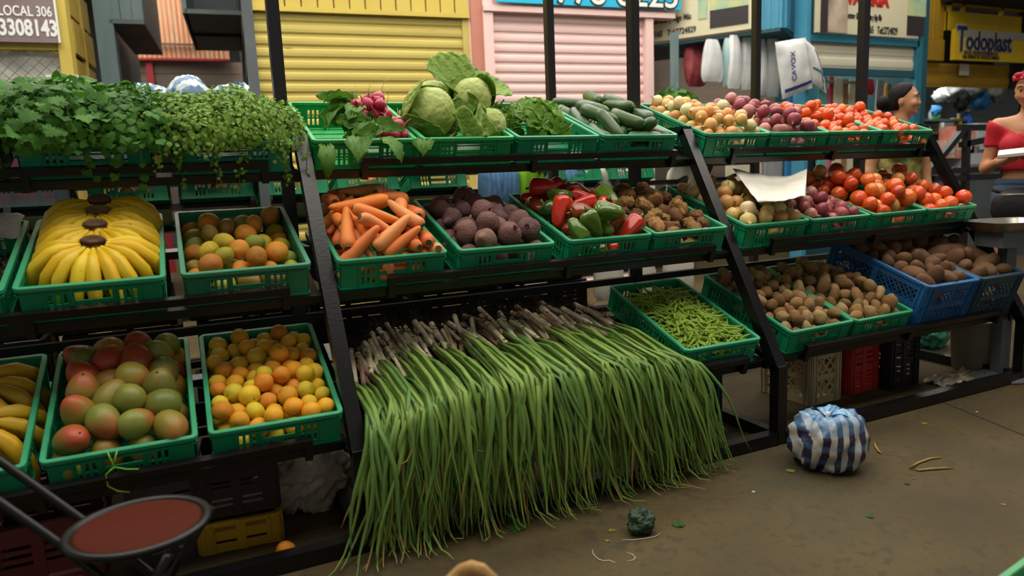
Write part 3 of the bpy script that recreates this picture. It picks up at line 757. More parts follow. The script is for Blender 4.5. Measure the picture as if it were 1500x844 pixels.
def banana_hand(label, mw, n=11, group=None, spread=1.75, sc=1.0, pal=('#e3bd1e', '#dcb41c', '#e8c62a')):
    t = thing('banana_hand', label, 'bananas', mw=mw, group=group)
    o = link('crown', CRN, t, (0, .006, .012)); o.rotation_euler = (.75, 0, 0)
    for k in range(n):
        ph = -math.pi/2+spread*(2*k/(n-1)-1)+rnd.uniform(-.04, .04)
        o = link('banana', BAN[k % 2], t); e = abs(2*k/(n-1)-1)
        o.matrix_local = Matrix.Translation((math.cos(ph)*.020, math.sin(ph)*.018, 0))@Matrix.Rotation(ph, 4, 'Z')@Matrix.Rotation(-.05-.20*e, 4, 'Y')@Matrix.Scale(sc*rnd.uniform(.96, 1.05), 4)
        o.color = (*jit(rnd.choice(pal), .04), 1)
    for k in range(n-3):
        ph = -math.pi/2+spread*.95*(2*k/(n-4)-1)
        o = link('banana', BAN[2], t)
        o.matrix_local = Matrix.Translation((0, .012, -.020))@Matrix.Rotation(ph, 4, 'Z')@Matrix.Rotation(.12, 4, 'Y')@Matrix.Scale(sc, 4)
        o.color = (*jit(rnd.choice(pal), .04), 1)
    return t
Mb = CR_['banana'].matrix_world.copy()
for i, (y, z, lab) in enumerate(((-.115, .165, 'front banana hand with browned skin on its left fruit'), (-.005, .180, 'second banana hand from the front of the crate'),
                                 (.09, .195, 'third banana hand from the front of the crate'), (.175, .205, 'rearmost banana hand at the back of the crate'))):
    banana_hand(lab, Mb@TM((.004+.003*i, y, z), (.10, 0, .05*(i % 2))), 11, 'banana hands in the middle-shelf crate', sc=(.97, .96, .94, .92)[i])
Mp = CR_['plantain'].matrix_world.copy()
for i, (x, y, z, a) in enumerate(((.09, .10, .15, .5), (.10, -.08, .13, .3))):
    banana_hand(['plantain hand at the back of the leftmost bottom-shelf crate', 'plantain hand at the front of the leftmost bottom-shelf crate'][i], Mp@TM((x-.07, y, z), (.1, .1, a)), 8, 'plantain hands at the left edge', sc=1.15, pal=('#cfa01a', '#b8961e'))
# ------------------------------------------------------------------ grapes, at the left edge
skin('grape_skin', .25, col2='#6a6a3a', nscale=.8, namt=.3)
GR_ = MB().ell((0, 0, 0), (1, 1, 1.15), 12, 8).mesh('grape', 'grape_skin')
Mg = CR_['grape'].matrix_world.copy()
for lab, (cx, cy, cz), h, n in (('bunch of dark purple grapes lying under the paper', (.09, .06, .085), '#2a1620', 60), ('bunch of pale green grapes at the front of the crate', (.09, -.15, .085), '#9aa33a', 56),
                                ('second dark purple grape bunch, left of the first', (-.05, .10, .085), '#2a1620', 34), ('second pale green grape bunch, left of the first', (-.06, -.15, .08), '#9aa33a', 34)):
    t = thing('grape_bunch', lab, 'grapes', mw=Mg@TM((cx, cy, cz)), group='grape bunches in the left crate')
    MB().tube([(0, .08, .01), (0, .02, .02), (0, -.06, .0)], .003, 5).build('stem', 'stem_brown', t)
    P, d_, r_ = pack(n, .0125, w=.17, d=.22, z0=-.06, H=.0, bulge=.05, seed=n+int(cx*100), it=70)
    for p in P[:, 0]:
        o = link('grape', GR_, t); o.matrix_local = TM(tuple(p), (rnd.random()*6, rnd.random()*6, 0), .0125); o.color = (*jit(h, .1), 1)
mat('paper', '#c9c6bd', .8, col2='#a9a599', nscale=6, namt=.4)
def sheet(name, label, cat, fn, nu, nv, m, th=.0015, group=None, parent=None):
    mb = MB(); mb.grid([[fn(i/(nu-1), j/(nv-1)) for i in range(nu)] for j in range(nv)])
    o = mb.build(name, m, parent)
    s = o.modifiers.new('thickness', 'SOLIDIFY'); s.thickness = th
    if label: tag(o, label, cat, group)
    return o
def ppr(u, v):
    x = .03+.16*u; y = .14+.15*v; z = .118+.02*v+.010*math.sin(6*u+4*v)+.010*nz((u, v, 0), 5)
    return Mg@Vector((x, y, z))
sheet('paper_sheet', 'crumpled grey-white paper over the dark grapes', 'paper', ppr, 16, 16, 'paper')
# ------------------------------------------------------------------ leaves
def leafmat(n, c, c2, rough=.5, spot=None, bump=0, bscale=40):
    m = mat(n, c, rough, .3, col2=c2, nscale=14, namt=.85, spot=spot, spscale=8, spth=.7, sub=0, bump=bump, bscale=bscale)
    nt = m.node_tree; b = nt.nodes['Principled BSDF']; tr = nt.nodes.new('ShaderNodeBsdfTranslucent'); mx = nt.nodes.new('ShaderNodeMixShader'); mx.inputs[0].default_value = .3
    src = b.inputs['Base Color'].links[0].from_socket; nt.links.new(src, tr.inputs['Color'])
    out = nt.nodes['Material Output']; nt.links.new(b.outputs[0], mx.inputs[1]); nt.links.new(tr.outputs[0], mx.inputs[2]); nt.links.new(mx.outputs[0], out.inputs['Surface'])
    return m
leafmat('celery_leaf', '#4d8426', '#285414', .6); leafmat('cilantro_leaf', '#86a844', '#557f24', .6); leafmat('spinach_leaf', '#6e9a30', '#557f24'); leafmat('radish_leaf', '#5c8c2e', '#3d661e')
leafmat('lettuce_leaf', '#b4c866', '#93ae48', .5, None, .9, 55); leafmat('lettuce_head', '#d0da8c', '#a6bc56', .5, None, .9, 38); leafmat('lettuce_outer', '#8fae4a', '#6c9238', .5, None, 1.0, 60)
leafmat('scallion_leaf', '#749c4a', '#9cb456', .42); leafmat('scallion_leaf_dark', '#5f8a42', '#7c9f52', .42); leafmat('dry_leaf', '#b89a5a', '#8a7a3c', .7)
leafmat('bean_skin', '#a4c04c', '#86a63a', .45)
mat('white_rib', '#d3d9b0', .5)
def lobed(n_l=5, teeth=.12, seed=0, length=1., cup=.15):
    """a lobed leaflet in XY, tip towards +X, returned as verts and faces (fan of quads)"""
    g = random.Random(seed); pts = []; m = n_l*4
    for k in range(m+1):
        a = -2.35+4.7*k/m; r = .52+.30*math.cos(a*.9)+.16*math.cos(a*n_l*.98)+teeth*((k % 2)-.5)+g.uniform(-.03, .03)
        pts.append((r*math.cos(a)*length+.32, r*math.sin(a)*.85))
    vs = [(0, 0, 0), (.35, 0, cup*.3)]+[(x, y, cup*(x*x*-.35+abs(y)*.6)+g.uniform(-.04, .04)) for x, y in pts]
    fs = [(1, 2+k, 3+k) for k in range(m)]+[(0, 2, 1), (0, 1, m+2)]
    return [Vector(v) for v in vs], fs
def outline(half, seed, cup=.18):
    g = random.Random(seed); j = lambda q: q*(1+g.uniform(-.12, .12)); pts = [(x, j(y)) for x, y in half]
    full = pts+[(x, -j(y)) for x, y in reversed(half[1:-1])]
    vs = [Vector((.45, 0, cup*.25))]+[Vector((x, y, cup*(abs(y)*.7-.5*x*x)+g.uniform(-.05, .05))) for x, y in full]; n = len(full)
    return vs, [(0, 1+k, 1+(k+1) % n) for k in range(n)]
CELERY = [(0, 0), (.16, .10), (.02, .36), (.20, .33), (.16, .60), (.36, .50), (.44, .70), (.54, .48), (.70, .56), (.72, .34), (.92, .30), (.93, .14), (1.15, 0)]
CORI = [(0, 0), (.06, .30), (.24, .30), (.26, .52), (.44, .44), (.56, .54), (.66, .36), (.84, .36), (.86, .16), (1.0, 0)]
LOB = [outline(CELERY, i) for i in range(5)]; LOBS = [outline(CORI, 10+i, .25) for i in range(5)]
def add_leaf(mb, shape, p, nrm, tip, s, mi=0, sm=True):
    z = Vector(nrm).normalized(); x = Vector(tip); x = (x-z*x.dot(z)).normalized(); y = z.cross(x); p = Vector(p)
    mb.add([p+(x*v.x+y*v.y+z*v.z)*s for v in shape[0]], shape[1], mi, sm)
def herb(label, name, Mw, cen, rad, n, s, shapes, m, big=0, sprigs=0, group=None, seed=0):
    g = random.Random(seed); t = thing(name, label, 'herbs', mw=Mw, group=group)
    mb = MB(); cen = Vector(cen); bigs = []
    st = MB()
    for k in range(n+big):
        while True:
            v = Vector((g.gauss(0, 1), g.gauss(0, 1), g.gauss(0, 1))).normalized()
            if v.z > (-.25 if v.y < 0 else -.5): break
        q = g.uniform(.72, 1.03) if g.random() < .75 else g.uniform(.4, .8)
        if k >= n: q = g.uniform(.98, 1.08); v = Vector((v.x, -abs(v.y)*.9 if g.random() < .7 else v.y, abs(v.z)+.1)).normalized()
        p = cen+Vector((v.x*rad[0], v.y*rad[1], v.z*rad[2]))*q*(1+.16*nz(v, 2.2, seed))
        nrm = v+Vector((g.gauss(0, .45), g.gauss(0, .45), g.gauss(0, .45)+.35)); tip = Vector((v.x*.8, v.y*.8-.25, v.z*.2-.35))+Vector((g.gauss(0, .5), g.gauss(0, .5), g.gauss(0, .4)))
        if abs(nrm.normalized().dot(tip.normalized())) > .97: tip = Vector((1, 0, 0))
        if k < n: add_leaf(mb, g.choice(shapes), p, nrm, tip, s*g.uniform(.7, 1.25))
        else: bigs.append((p, nrm, tip, s*g.uniform(1.3, 1.9)))
        if k % 4 == 0:
            b = cen+Vector((v.x*.25*rad[0], v.y*.3*rad[1]+.05, -rad[2]*.6)); mid = (p+b)/2+Vector((0, 0, .02)); st.tube([b, mid, p], [.0028, .0022, .0014], 4)
    o = mb.build('foliage', m, t); o['kind'] = 'stuff'
    o = st.build('stems', 'stem_green', t); o['kind'] = 'stuff'
    for p, nrm, tip, q in bigs:
        b = MB(); add_leaf(b, g.choice(shapes), (0, 0, 0), nrm, tip, q); b.build('leaf', m, t, p)
    for k in range(sprigs):                                        # sprigs trailing over the rim
        x = cen.x+g.uniform(-rad[0], rad[0])*.95; L = g.uniform(.05, .15); sp = MB(); y = -.315-g.random()*.02
        pts = [Vector((x, y+.03, .13)), Vector((x, y, .09)), Vector((x+g.uniform(-.02, .02), y-.006, .10-L))]; sp.tube(pts, [.002, .0018, .001], 4, mi=1)
        for j in range(int(L*110)):
            q = g.random(); p = pts[1].lerp(pts[2], q); add_leaf(sp, g.choice(shapes), p+Vector((g.uniform(-.012, .012), g.uniform(-.012, .006), 0)), (g.gauss(0, .5), -1, g.gauss(0, .5)), (g.gauss(0, .7), -.2, -1), s*g.uniform(.7, 1))
        sp.build('sprig', [m, 'stem_green'], t)
    return t
HG = 'herb bunches on the top shelf'
Mc2, Mc, Mci = (CR_[k].matrix_world.copy() for k in ('celery2', 'celery', 'cilantro'))
BIG = dict(n=1300, s=.029, shapes=LOB, m='celery_leaf', big=34, group=HG)
herb('broad-leaved celery bunch at the far left of the top shelf', 'celery_bunch', Mc2, (-.02, -.12, .135), (.24, .25, .115), sprigs=1, seed=1, **BIG)
herb('broad-leaved celery bunch right of the leftmost one', 'celery_bunch', Mc2, (.34, -.12, .145), (.22, .25, .135), sprigs=2, seed=2, **BIG)
herb('darker small-leaved celery bunch between celery and cilantro', 'celery_bunch', Mc, (.13, -.12, .135), (.20, .25, .125), 1300, .024, LOB, 'celery_leaf', 10, 3, HG, 3)
CIL = dict(n=2600, s=.0145, shapes=LOBS, m='cilantro_leaf', big=0, group=HG)
herb('left cilantro bunch with fine pale leaves', 'cilantro_bunch', Mci, (-.13, -.13, .12), (.19, .24, .125), sprigs=4, seed=4, **CIL)
herb('middle cilantro bunch, tallest of the three', 'cilantro_bunch', Mci, (.02, -.12, .13), (.17, .25, .13), sprigs=5, seed=5, **CIL)
herb('right cilantro bunch beside the sloped rack beam', 'cilantro_bunch', Mci, (.15, -.12, .115), (.13, .22, .10), sprigs=2, seed=6, **dict(CIL, n=1300))
# ------------------------------------------------------------------ lettuce
def leaf_shell(R, th0, th1, ph0, w, flare=.3, ruf=.05, seed=0, nu=26, nv=16, squash=1):
    """a leaf that hugs a ball: th from the base up, ph around, edges flaring and ruffled"""
    rows = []
    for j in range(nv):
        v = j/(nv-1); th = th0+(th1-th0)*v; row = []
        ww = w*math.sin(math.pi*min(1, .18+.80*v))**.6
        for i in range(nu):
            u = 2*i/(nu-1)-1; e = max(abs(u)**3, max(0, v-.55)/.45)
            r = R*(1+.02+flare*e*v*v+ruf*e*math.sin(11*u+9*v+seed)*1.2+.03*nz((u*2, v*2, seed), 1.6, seed)+.018*abs(math.sin(9*(u+.3*v)*3.14)))
            ph = ph0+ww*u
            row.append(Vector((r*math.sin(th)*math.cos(ph), r*math.sin(th)*math.sin(ph), -r*math.cos(th)*squash)))
        rows.append(row)
    return rows
def lettuce(label, mw, R, seed, outer=6, flares=(.25, .5), opened=0, opened_dirs=()):
    t = thing('lettuce', label, 'lettuce', mw=mw, group='iceberg lettuces in the crate')
    def fn(p, v):
        a = math.atan2(v.y, v.x)
        w_ = nz(v, 2.0, seed+4)*2.2; q = 1+.05*nz(v, 1.5, seed)-.055*abs(math.sin(4.0*a+2.5*v.z+seed+w_))**.5*(1-v.z*v.z)+.02*nz(v, 6, seed)+.012*nz(v, 14, seed)
        return p*q
    MB().ell((0, 0, 0), (R*1.02, R*.98, R*.95), 72, 44, 0, fn).build('head', 'lettuce_head', t)
    MB().lathe([(R*.22, -R*.99), (R*.20, -R*.90), (R*.1, -R*.85)], 12).build('stalk', 'white_rib', t)
    g = random.Random(seed)
    for k in range(outer):
        m = 'lettuce_leaf' if k % 2 else 'lettuce_outer'; top = g.uniform(1.7, 2.35)
        mb = MB().grid(leaf_shell(R*(1.01+.02*k), .25, top, k*6.28/outer*1.6+seed, g.uniform(.75, 1.0), g.uniform(*flares), .035, seed+k))
        o = mb.build('leaf', m, t); s = o.modifiers.new('thickness', 'SOLIDIFY'); s.thickness = .0012
    for k in range(opened):
        L_, W_, am = R*[2.3, 1.9, 1.5][k], R*[1.15, 1.15, .9][k], R*.10; nu, nv = 34, 22; rows = []
        for j in range(nv):
            v = j/(nv-1); row = []
            for i in range(nu):
                u = 2*i/(nu-1)-1; e = max(abs(u)**2, max(0, v-.5)*2); hw = W_*(.28+.78*math.sin(min(1.45, 1.9*v)))
                x = u*hw*(1+.04*math.sin(23*v+seed)); y = L_*v*(1-.20*u*u)+.05*L_*e*math.sin(13*u+seed+k)*.6
                z = R*.55*(u*u)*(1-.4*v)-R*.5*v*v+am*e*(math.sin(15*u+11*v+k)+.6*math.sin(29*u-7*v))*.55+.012*R*abs(math.sin(8*u))*8*(1-v)*.3
                row.append(Vector((x, y, z)))
            rows.append(row)
        o = MB().grid(rows).build('leaf', 'lettuce_outer', t); s = o.modifiers.new('thickness', 'SOLIDIFY'); s.thickness = .0012
        O_ = opened_dirs[k]; Y_ = Vector(O_[0]).normalized(); Z_ = Vector(O_[1]); Z_ = (Z_-Y_*Z_.dot(Y_)).normalized(); X_ = Y_.cross(Z_)
        wl = Matrix((X_, Y_, Z_)).transposed().to_4x4(); wl.translation = mw.translation+Vector(O_[2])*R
        o.matrix_local = mw.inverted()@wl
    return t
Ml = CR_['lettuce'].matrix_world.copy()
def facing(p, d, roll=0):
    """object +Z towards d"""
    d = Vector(d).normalized(); x = Vector((0, 0, 1)).cross(d); x = x.normalized() if x.length > .01 else Vector((1, 0, 0)); y = d.cross(x)
    return Matrix.Translation(p)@Matrix((x, y, d)).transposed().to_4x4()@Matrix.Rotation(roll, 4, 'Z')
def at_row(px, py, r, lift):
    u, v, n, O = rowM(r); return on_plane(px, py, O+n*lift, n)
lettuce('large iceberg lettuce on its side, left in the lettuce crate', facing(at_y(631, 165, .70), (.55, -.75, .1), .6), .108, 3, 6, (.12, .3))
lettuce('iceberg lettuce with tall open leaves on top of the pile', facing(at_y(692, 143, .74), (-.25, -.75, .45), 1.2), .088, 8, 5, (.12, .28), 3, [((-.28, .1, 1), (.1, -1, .2), (-.55, .25, .1)), ((.75, .1, .65), (-.5, -.8, .3), (.35, .3, .0)), ((-.2, -.5, -.8), (-.6, -.7, .2), (-.55, -.55, -.2))])
lettuce('small pale lettuce at the front right of the crate', facing(at_y(716, 184, .66), (.3, -.8, .3), 0), .078, 13, 5, (.1, .25))
lettuce('pale lettuce wrapped in light leaves behind the large one', facing(at_y(636, 150, .88), (-.3, -.3, .8), .4), .100, 21, 5, (.1, .3))
def llf(u, v):
    p = Vector((-.02+.16*u-.03*v, -.27+.03*math.sin(9*u)+.07*v, .10+.10*v+.02*math.sin(14*u+3*v)+.02*nz((u, v, 3), 4)))
    return Ml@p
sheet('lettuce_leaf', 'loose wilted lettuce leaf draped at the front of the lettuce crate', 'leaf', llf, 26, 14, 'lettuce_outer')
# ------------------------------------------------------------------ radishes
mat('radish_skin', '#b02c48', .35, col2='#8c2038', nscale=20, namt=.5, bump=.1)
def radish_mesh(s):
    pr = [(.10, .98), (.45, .90), (.85, .55), (1, .1), (.92, -.35), (.62, -.75), (.28, -1.02), (.12, -1.25), (.06, -1.6)]
    mb = MB().lathe(pr, 16); mb.v = [(x*(1+.08*nz((x, y, z), 1, s)), y*(1+.08*nz((x, y, z), 1, s+4)), z) for x, y, z in mb.v]; return mb.mesh('bulb', 'radish_skin')
RAD = [radish_mesh(i) for i in range(4)]
TAIL = [MB().tube([(0, 0, -1.5), (.1*i, .1, -2.1), (.3-.2*i, .25, -2.8), (.5-.3*i, .1, -3.6)], [.07, .05, .03, .015], 4).mesh('taproot', 'root_hair') for i in range(3)]
Mr = CR_['radish'].matrix_world.copy(); Mri = Mr.inverted()
def leaf_strip(L, wd, bend, seed, nu=5, nv=10, ruf=.02):
    rows = []
    for j in range(nv):
        t = j/(nv-1); a = bend*t; x = L*(math.sin(a)/bend if abs(bend) > .01 else t); z = -L*((1-math.cos(a))/bend if abs(bend) > .01 else 0)
        ww = wd*math.sin(math.pi*min(1, .05+.95*t**.8))**.7*(1+.18*math.sin(7*t*math.pi+seed))
        rows.append([Vector((x, ww*(2*i/(nu-1)-1), z+.25*abs(2*i/(nu-1)-1)*ww+ruf*math.sin(13*t+3*i+seed))) for i in range(nu)])
    return rows
def stemmed_leaf(parent, M_, L, wd, bend, m, seed, stem=.35, sm='stem_green'):
    mb = MB().grid(leaf_strip(L, wd, bend, seed, 9, 12, wd*.22)); mb.tube([(-L*stem, 0, L*stem*.1), (0, 0, 0), (L*.4, 0, -L*.4*bend*.2)], [wd*.09, wd*.08, wd*.04], 5, mi=1)
    o = mb.build('leaf', [m, sm], parent); o.matrix_local = M_; return o
g = random.Random(5)
BUN = [((.075, -.02, .165), 16, 'upper radish bunch with bulbs standing up'), ((.12, -.15, .115), 14, 'lower radish bunch lying on its leaves at the crate front')]
for bi, (c, n, lab) in enumerate(BUN):
    t = thing('radish_bunch', lab, 'radishes', mw=Mr@TM(c), group='radish bunches')
    P, _, rr = pack(n, .024, w=.17, d=.14, z0=-.04, H=.02, bulge=.11, seed=41+bi, it=90, steep=.2)
    for i in range(n):
        p = Vector(P[i, 0]); up = Vector((g.gauss(0, .5), g.gauss(0, .5)-.5*bi, -1.0 if bi == 0 else -.5)).normalized()
        o = link('bulb', RAD[i % 4], t, None, facing(p, up)@Matrix.Scale(.0245*g.uniform(.9, 1.2), 4)); k = link('taproot', TAIL[i % 3], o)
    for k in range(16 if bi == 0 else 18):
        a = g.uniform(2.2, 4.4) if k % 3 else g.uniform(1.8, 5.2); el = g.uniform(-.1, .6)
        M_ = TM((-.05+g.uniform(-.03, .02), g.uniform(-.06, .05), g.uniform(-.05, .03)))@Matrix.Rotation(a, 4, 'Z')@Matrix.Rotation(-el, 4, 'Y')@Matrix.Rotation(g.gauss(0, .6), 4, 'X')
        stemmed_leaf(t, M_, g.uniform(.10, .17), g.uniform(.025, .042), g.uniform(.7, 2.0), 'radish_leaf', k)
    if bi == 1:
        for x, y, z, a, el, L, w_, b in ((-.27, -.14, -.02, 4.6, .1, .16, .03, 2.1), (-.02, -.13, -.01, 4.9, .1, .12, .02, 1.4), (.10, -.13, -.01, 4.6, .1, .08, .04, 1.6), (-.15, -.14, 0, 4.5, .2, .12, .045, 1.5), (-.06, -.14, 0, 5.2, .2, .13, .03, 1.5)):
            stemmed_leaf(t, TM((x, y, z))@Matrix.Rotation(a, 4, 'Z')@Matrix.Rotation(-el, 4, 'Y'), L, w_, b, 'radish_leaf', int(x*100))
# ------------------------------------------------------------------ spinach
Ms_ = CR_['spinach'].matrix_world.copy(); g = random.Random(9)
for bi, (c, lab, n) in enumerate((((.0, -.05, .10), 'large spinach bunch with broad flat leaves in the middle of the crate', 46), ((-.14, .0, .10), 'small spinach bunch leaning against the lettuce', 16))):
    t = thing('spinach_bunch', lab, 'spinach', mw=Ms_@TM(c), group='spinach bunches')
    R_ = (.15, .20, .13) if bi == 0 else (.06, .15, .10)
    for k in range(n):
        v = Vector((g.gauss(0, .6), g.gauss(0, .6)-.25, abs(g.gauss(0, .6))+.15)).normalized(); p = Vector((v.x*R_[0], v.y*R_[1], v.z*R_[2]-.03))*g.uniform(.75, 1)
        x = Vector((g.gauss(0, .6)+.2, g.gauss(0, .5)-.5, -.1)); nrm = (v+Vector((g.gauss(0, .25), g.gauss(0, .25), .2))).normalized(); x = (x-nrm*x.dot(nrm)).normalized(); y = nrm.cross(x)
        M_ = Matrix.Translation(p-x*.05)@Matrix((x, y, nrm)).transposed().to_4x4()
        stemmed_leaf(t, M_, g.uniform(.09, .13), g.uniform(.035, .05), g.uniform(.2, .9), 'spinach_leaf', k, .3)
# ------------------------------------------------------------------ green beans
Mbn = CR_['bean'].matrix_world.copy(); g = random.Random(3)
def bean_mesh(s):
    L = 1; b = [.5, -.3, .8, .1, -.6][s % 5]; pts = [Vector(((t-.5), b*.25*((t-.5)**2*4-.33)+.03*math.sin(7*t+s), .04*math.sin(5*t+s))) for t in [i/9 for i in range(10)]]
    return MB().tube(pts, [.006, .034, .047, .050, .047, .050, .048, .044, .028, .005], 7, fy=.8)
BEANS = [bean_mesh(i).mesh('green_bean', 'bean_skin') for i in range(8)]
def bean_M(deep):
    x = g.uniform(-.5, .5)*.34; y = -.045+g.uniform(-.5, .5)*.46; prof = .085+.055*(1-(x/.18)**2)*(1-(y/.29)**4)
    z = prof-g.uniform(*deep); a = g.uniform(0, 3.14); L = g.uniform(.095, .145)
    lim = .19-abs(math.cos(a))*L*.45
    x = max(-lim, min(lim, x)); lim = .29-abs(math.sin(a))*L*.45; y = max(-lim, min(lim, y))
    return Mbn@TM((x, y, z), (g.uniform(0, 6), g.gauss(0, .17), a))@Matrix.Scale(L, 4)
for k in range(300):
    o = link('green_bean', BEANS[k % 8], None, None, bean_M((0, .022)))
    tag(o, 'slender green bean among the heap in the green crate beside the scallions', 'green bean', 'green beans in the crate')
mb = MB()
for k in range(520):
    M_ = bean_M((.015, .06)); s = BEANS[k % 8]
    mb.add([M_@v.co for v in s.vertices], [tuple(p.vertices) for p in s.polygons], 0, True)
o = mb.build('green_beans', 'bean_skin'); tag(o, 'green beans lying deeper in the heap, under the upper ones', 'green beans', None, 'stuff')
# ------------------------------------------------------------------ scallions
mat('scallion_white', '#f0e6c4', .5, col2='#94724a', nscale=20, namt=.65, spot='#4a3420', spscale=30, spth=.60, stretch=(1, 1, 1))
mat('scallion_root', '#241a12', .95, col2='#4d3c2a', nscale=40, namt=.6)
mat('scallion_purple', '#bd9a84', .5, col2='#5a3f2a', nscale=25, namt=.9)
g = random.Random(12)
u3, v3, n3, O3 = rowM(3)
def SP(x, s, h): return Vector((x, 0, 0))+O3+v3*s+n3*h
NS = 190
for i in range(NS):
    f = (i*.6180339) % 1.0; x = .085+1.16*f; layer = i/NS
    hgt = .02+.085*layer*(1-abs(2*f-1)**4)+g.uniform(0, .012)
    s0 = g.uniform(.40, .56) if f > .1 else g.uniform(.36, .50); fan = (f-.38)
    ax = g.gauss(0, .035)+fan*.03
    L0 = g.uniform(.15, .24)
    root = SP(x, s0, hgt); tip = SP(x+ax, s0-L0, hgt+g.uniform(0, .02))
    t = thing('scallion', 'scallion with earthy white stalk and long green leaves draped over the shelf front', 'scallion', root, group='scallions heaped on the bottom shelf')
    off = -root; r0 = g.uniform(.0075, .0115)
    mid = root.lerp(tip, .5)+n3*g.uniform(0, .008)
    o = MB().tube([root+off, root.lerp(mid, .3)+off, mid+off, tip+off], [r0*1.25, r0*1.1, r0*.95, r0*.9], 8).build('stalk', 'scallion_white' if g.random() < .78 else 'scallion_purple', t)
    rb = MB()
    for k in range(15):
        d = (v3*g.uniform(.2, 1)+Vector((g.gauss(0, .7), 0, 0))+n3*g.gauss(.1, .5)).normalized(); e = d*g.uniform(.02, .075)
        rb.tube([(0, 0, 0), e*.5+n3*g.uniform(-.006, .008), e+Vector((g.gauss(0, .012), 0, -.006))], [.0016, .0012, .0006], 3)
    rb.build('roots', 'scallion_root', t)
    for k in range(5):
        Lt = g.uniform(.46, .75)*(1 if layer > .3 else .9); dx = fan*.34+.02+g.gauss(0, .11)+ax*.6
        d0 = (tip-root).normalized(); edge_s = -.025-.05*layer-g.uniform(0, .06); top_h = hgt+.02+.05*layer+g.uniform(0, .035)
        seg = s0-L0-edge_s                                       # run on top of the pile before the drop
        pts = [tip]; px_ = tip.x; run = 0; n_ = 13
        drop0 = SP(x+ax, edge_s, top_h)
        pts.append(tip.lerp(drop0, .35)+n3*(.012+g.uniform(0, .012))); pts.append(tip.lerp(drop0, .75)+n3*.012)
        cx = drop0.x+dx*.10; pts.append(Vector((cx, drop0.y, drop0.z)))
        used = (drop0-tip).length; rest = max(.16, Lt+.12-used); yy, zz = drop0.y, drop0.z; steps = 8; st = rest/steps
        ang = .55+g.uniform(-.1, .2); xx = cx; wob = g.uniform(0, 6)
        for q in range(steps):
            ang = ang+(1.48-ang)*.55; 
            yy -= st*math.cos(ang)*(.9 if q < 3 else .5); zz -= st*math.sin(ang); xx += dx*st*1.15+.009*math.sin(wob+q*.8)
            if zz < .015: zz = .015+g.uniform(0, .004); yy -= st*.5
            pts.append(Vector((xx, yy, zz)))
        if g.random() < .16: pts[-1] += Vector((g.uniform(-.03, .03), -.01, .02))
        m_ = len(pts); rr_ = g.uniform(.0054, .0090)
        rad = [rr_*(.8 if j == 0 else 1)*(1-.85*max(0, (j/(m_-1)-.45)/.55)**1.3) for j in range(m_)]
        mb = MB().tube([p+off for p in pts], rad, 5, fx=1.15, fy=.62)
        dry = g.random() < .3
        if dry:
            for j in range(len(mb.f)-2-5*g.choice((1, 2, 2, 3)), len(mb.f)): mb.m[j] = 1
        o = mb.build('leaf', ['scallion_leaf' if g.random() < .6 else 'scallion_leaf_dark', 'dry_leaf'], t)
# ------------------------------------------------------------------ white bag sheet over the onions, strap on the mango crate
mat('white_plastic', '#dcd8cc', .35, .5, col2='#c9c2b2', nscale=5, namt=.4)
Mo = CR_['onion2'].matrix_world.copy()
c4 = [at_row(1073, 247, 2, RH+.135), at_row(1182, 250, 2, RH+.14), at_row(1110, 296, 2, RH+.095), at_row(1180, 291, 2, RH+.105)]
def wsh(u, v):
    p = c4[0].lerp(c4[1], u).lerp(c4[2].lerp(c4[3], u), v)
    return p+Vector((0, 0, -.028*math.sin(math.pi*u)*(1-v)+.012*math.sin(7*u+2*v)*u+.006*nz((u, v, 0), 6)))
sheet('plastic_sheet', 'white plastic sheet draped over the middle-shelf onions', 'plastic sheet', wsh, 30, 16, 'white_plastic', .001)
mat('cord_green', '#7aa030', .5)
Mm = CR_['mango'].matrix_world.copy()
t = thing('twine', 'yellow-green twine knotted on the front of the mango crate', 'string', mw=Mm@TM((-.022, -.315, .10)))
MB().tube([(-.012, .015, .016), (-.006, -.004, .008), (0, -.006, -.02), (-.002, -.01, -.028)], .0022, 6).tube([(.012, .015, .016), (.006, -.004, .006), (0, -.006, -.024)], .0022, 6).build('loop', 'cord_green', t)
MB().tube([(0, -.008, -.022), (-.022, -.012, -.04), (-.022, -.02, -.075), (.0, -.022, -.098), (.028, -.02, -.112)], .0024, 6).build('tail', 'cord_green', t)
MB().tube([(0, -.008, -.022), (.03, -.012, -.035), (.06, -.012, -.042)], .0024, 6).build('tail', 'cord_green', t)
# ------------------------------------------------------------------ under the rack
def std_crate(label, p0, p1, h, d, colour, style='slots', group=None, rows=2, **kw):
    """standing on z of p0, front face from p0 to p1 (left to right), going back by d"""
    p0, p1 = Vector(p0), Vector(p1); x = p1-p0; x.z = 0; w = x.length; x.normalize(); y = Vector((-x.y, x.x, 0)); c = p0+x*(w/2)+y*(d/2)
    M_ = Matrix(((x.x, y.x, 0, c.x), (x.y, y.y, 0, c.y), (0, 0, 1, p0.z), (0, 0, 0, 1)))
    return tall_crate(label, M_, colour, w-.022, d-.022, h, style, group, rows=rows, **kw)
UG = 'crates stored under the rack'
q = at_z(1187, 597, .001); q1 = at_z(1240, 583, .001)
std_crate('cream milk crate with diamond lattice under the potato crates', q, q+(q1-q).normalized()*.235, .27, .34, '#b3a67f', 'lattice', UG, st=.055, bw=.008)
q = at_z(1243, 581, .001); q1 = at_z(1299, 566, .001)
std_crate('bright red slotted crate between cream and black crates under the rack', q, q+(q1-q).normalized()*.25, .27, .34, '#a5261c', 'slots', UG)
q = at_z(1301, 573, .001); q1 = at_z(1353, 560, .001)
std_crate('black slotted crate right of the red one under the rack', q, q+(q1-q).normalized()*.26, .29, .34, '#121214', 'slots', UG)
q = at_z(1006, 648, .001)
std_crate('dark teal slotted crate under the green bean crate', q, q+Vector((.24, .03, 0)), .27, .36, '#0f3a38', 'slots', UG)
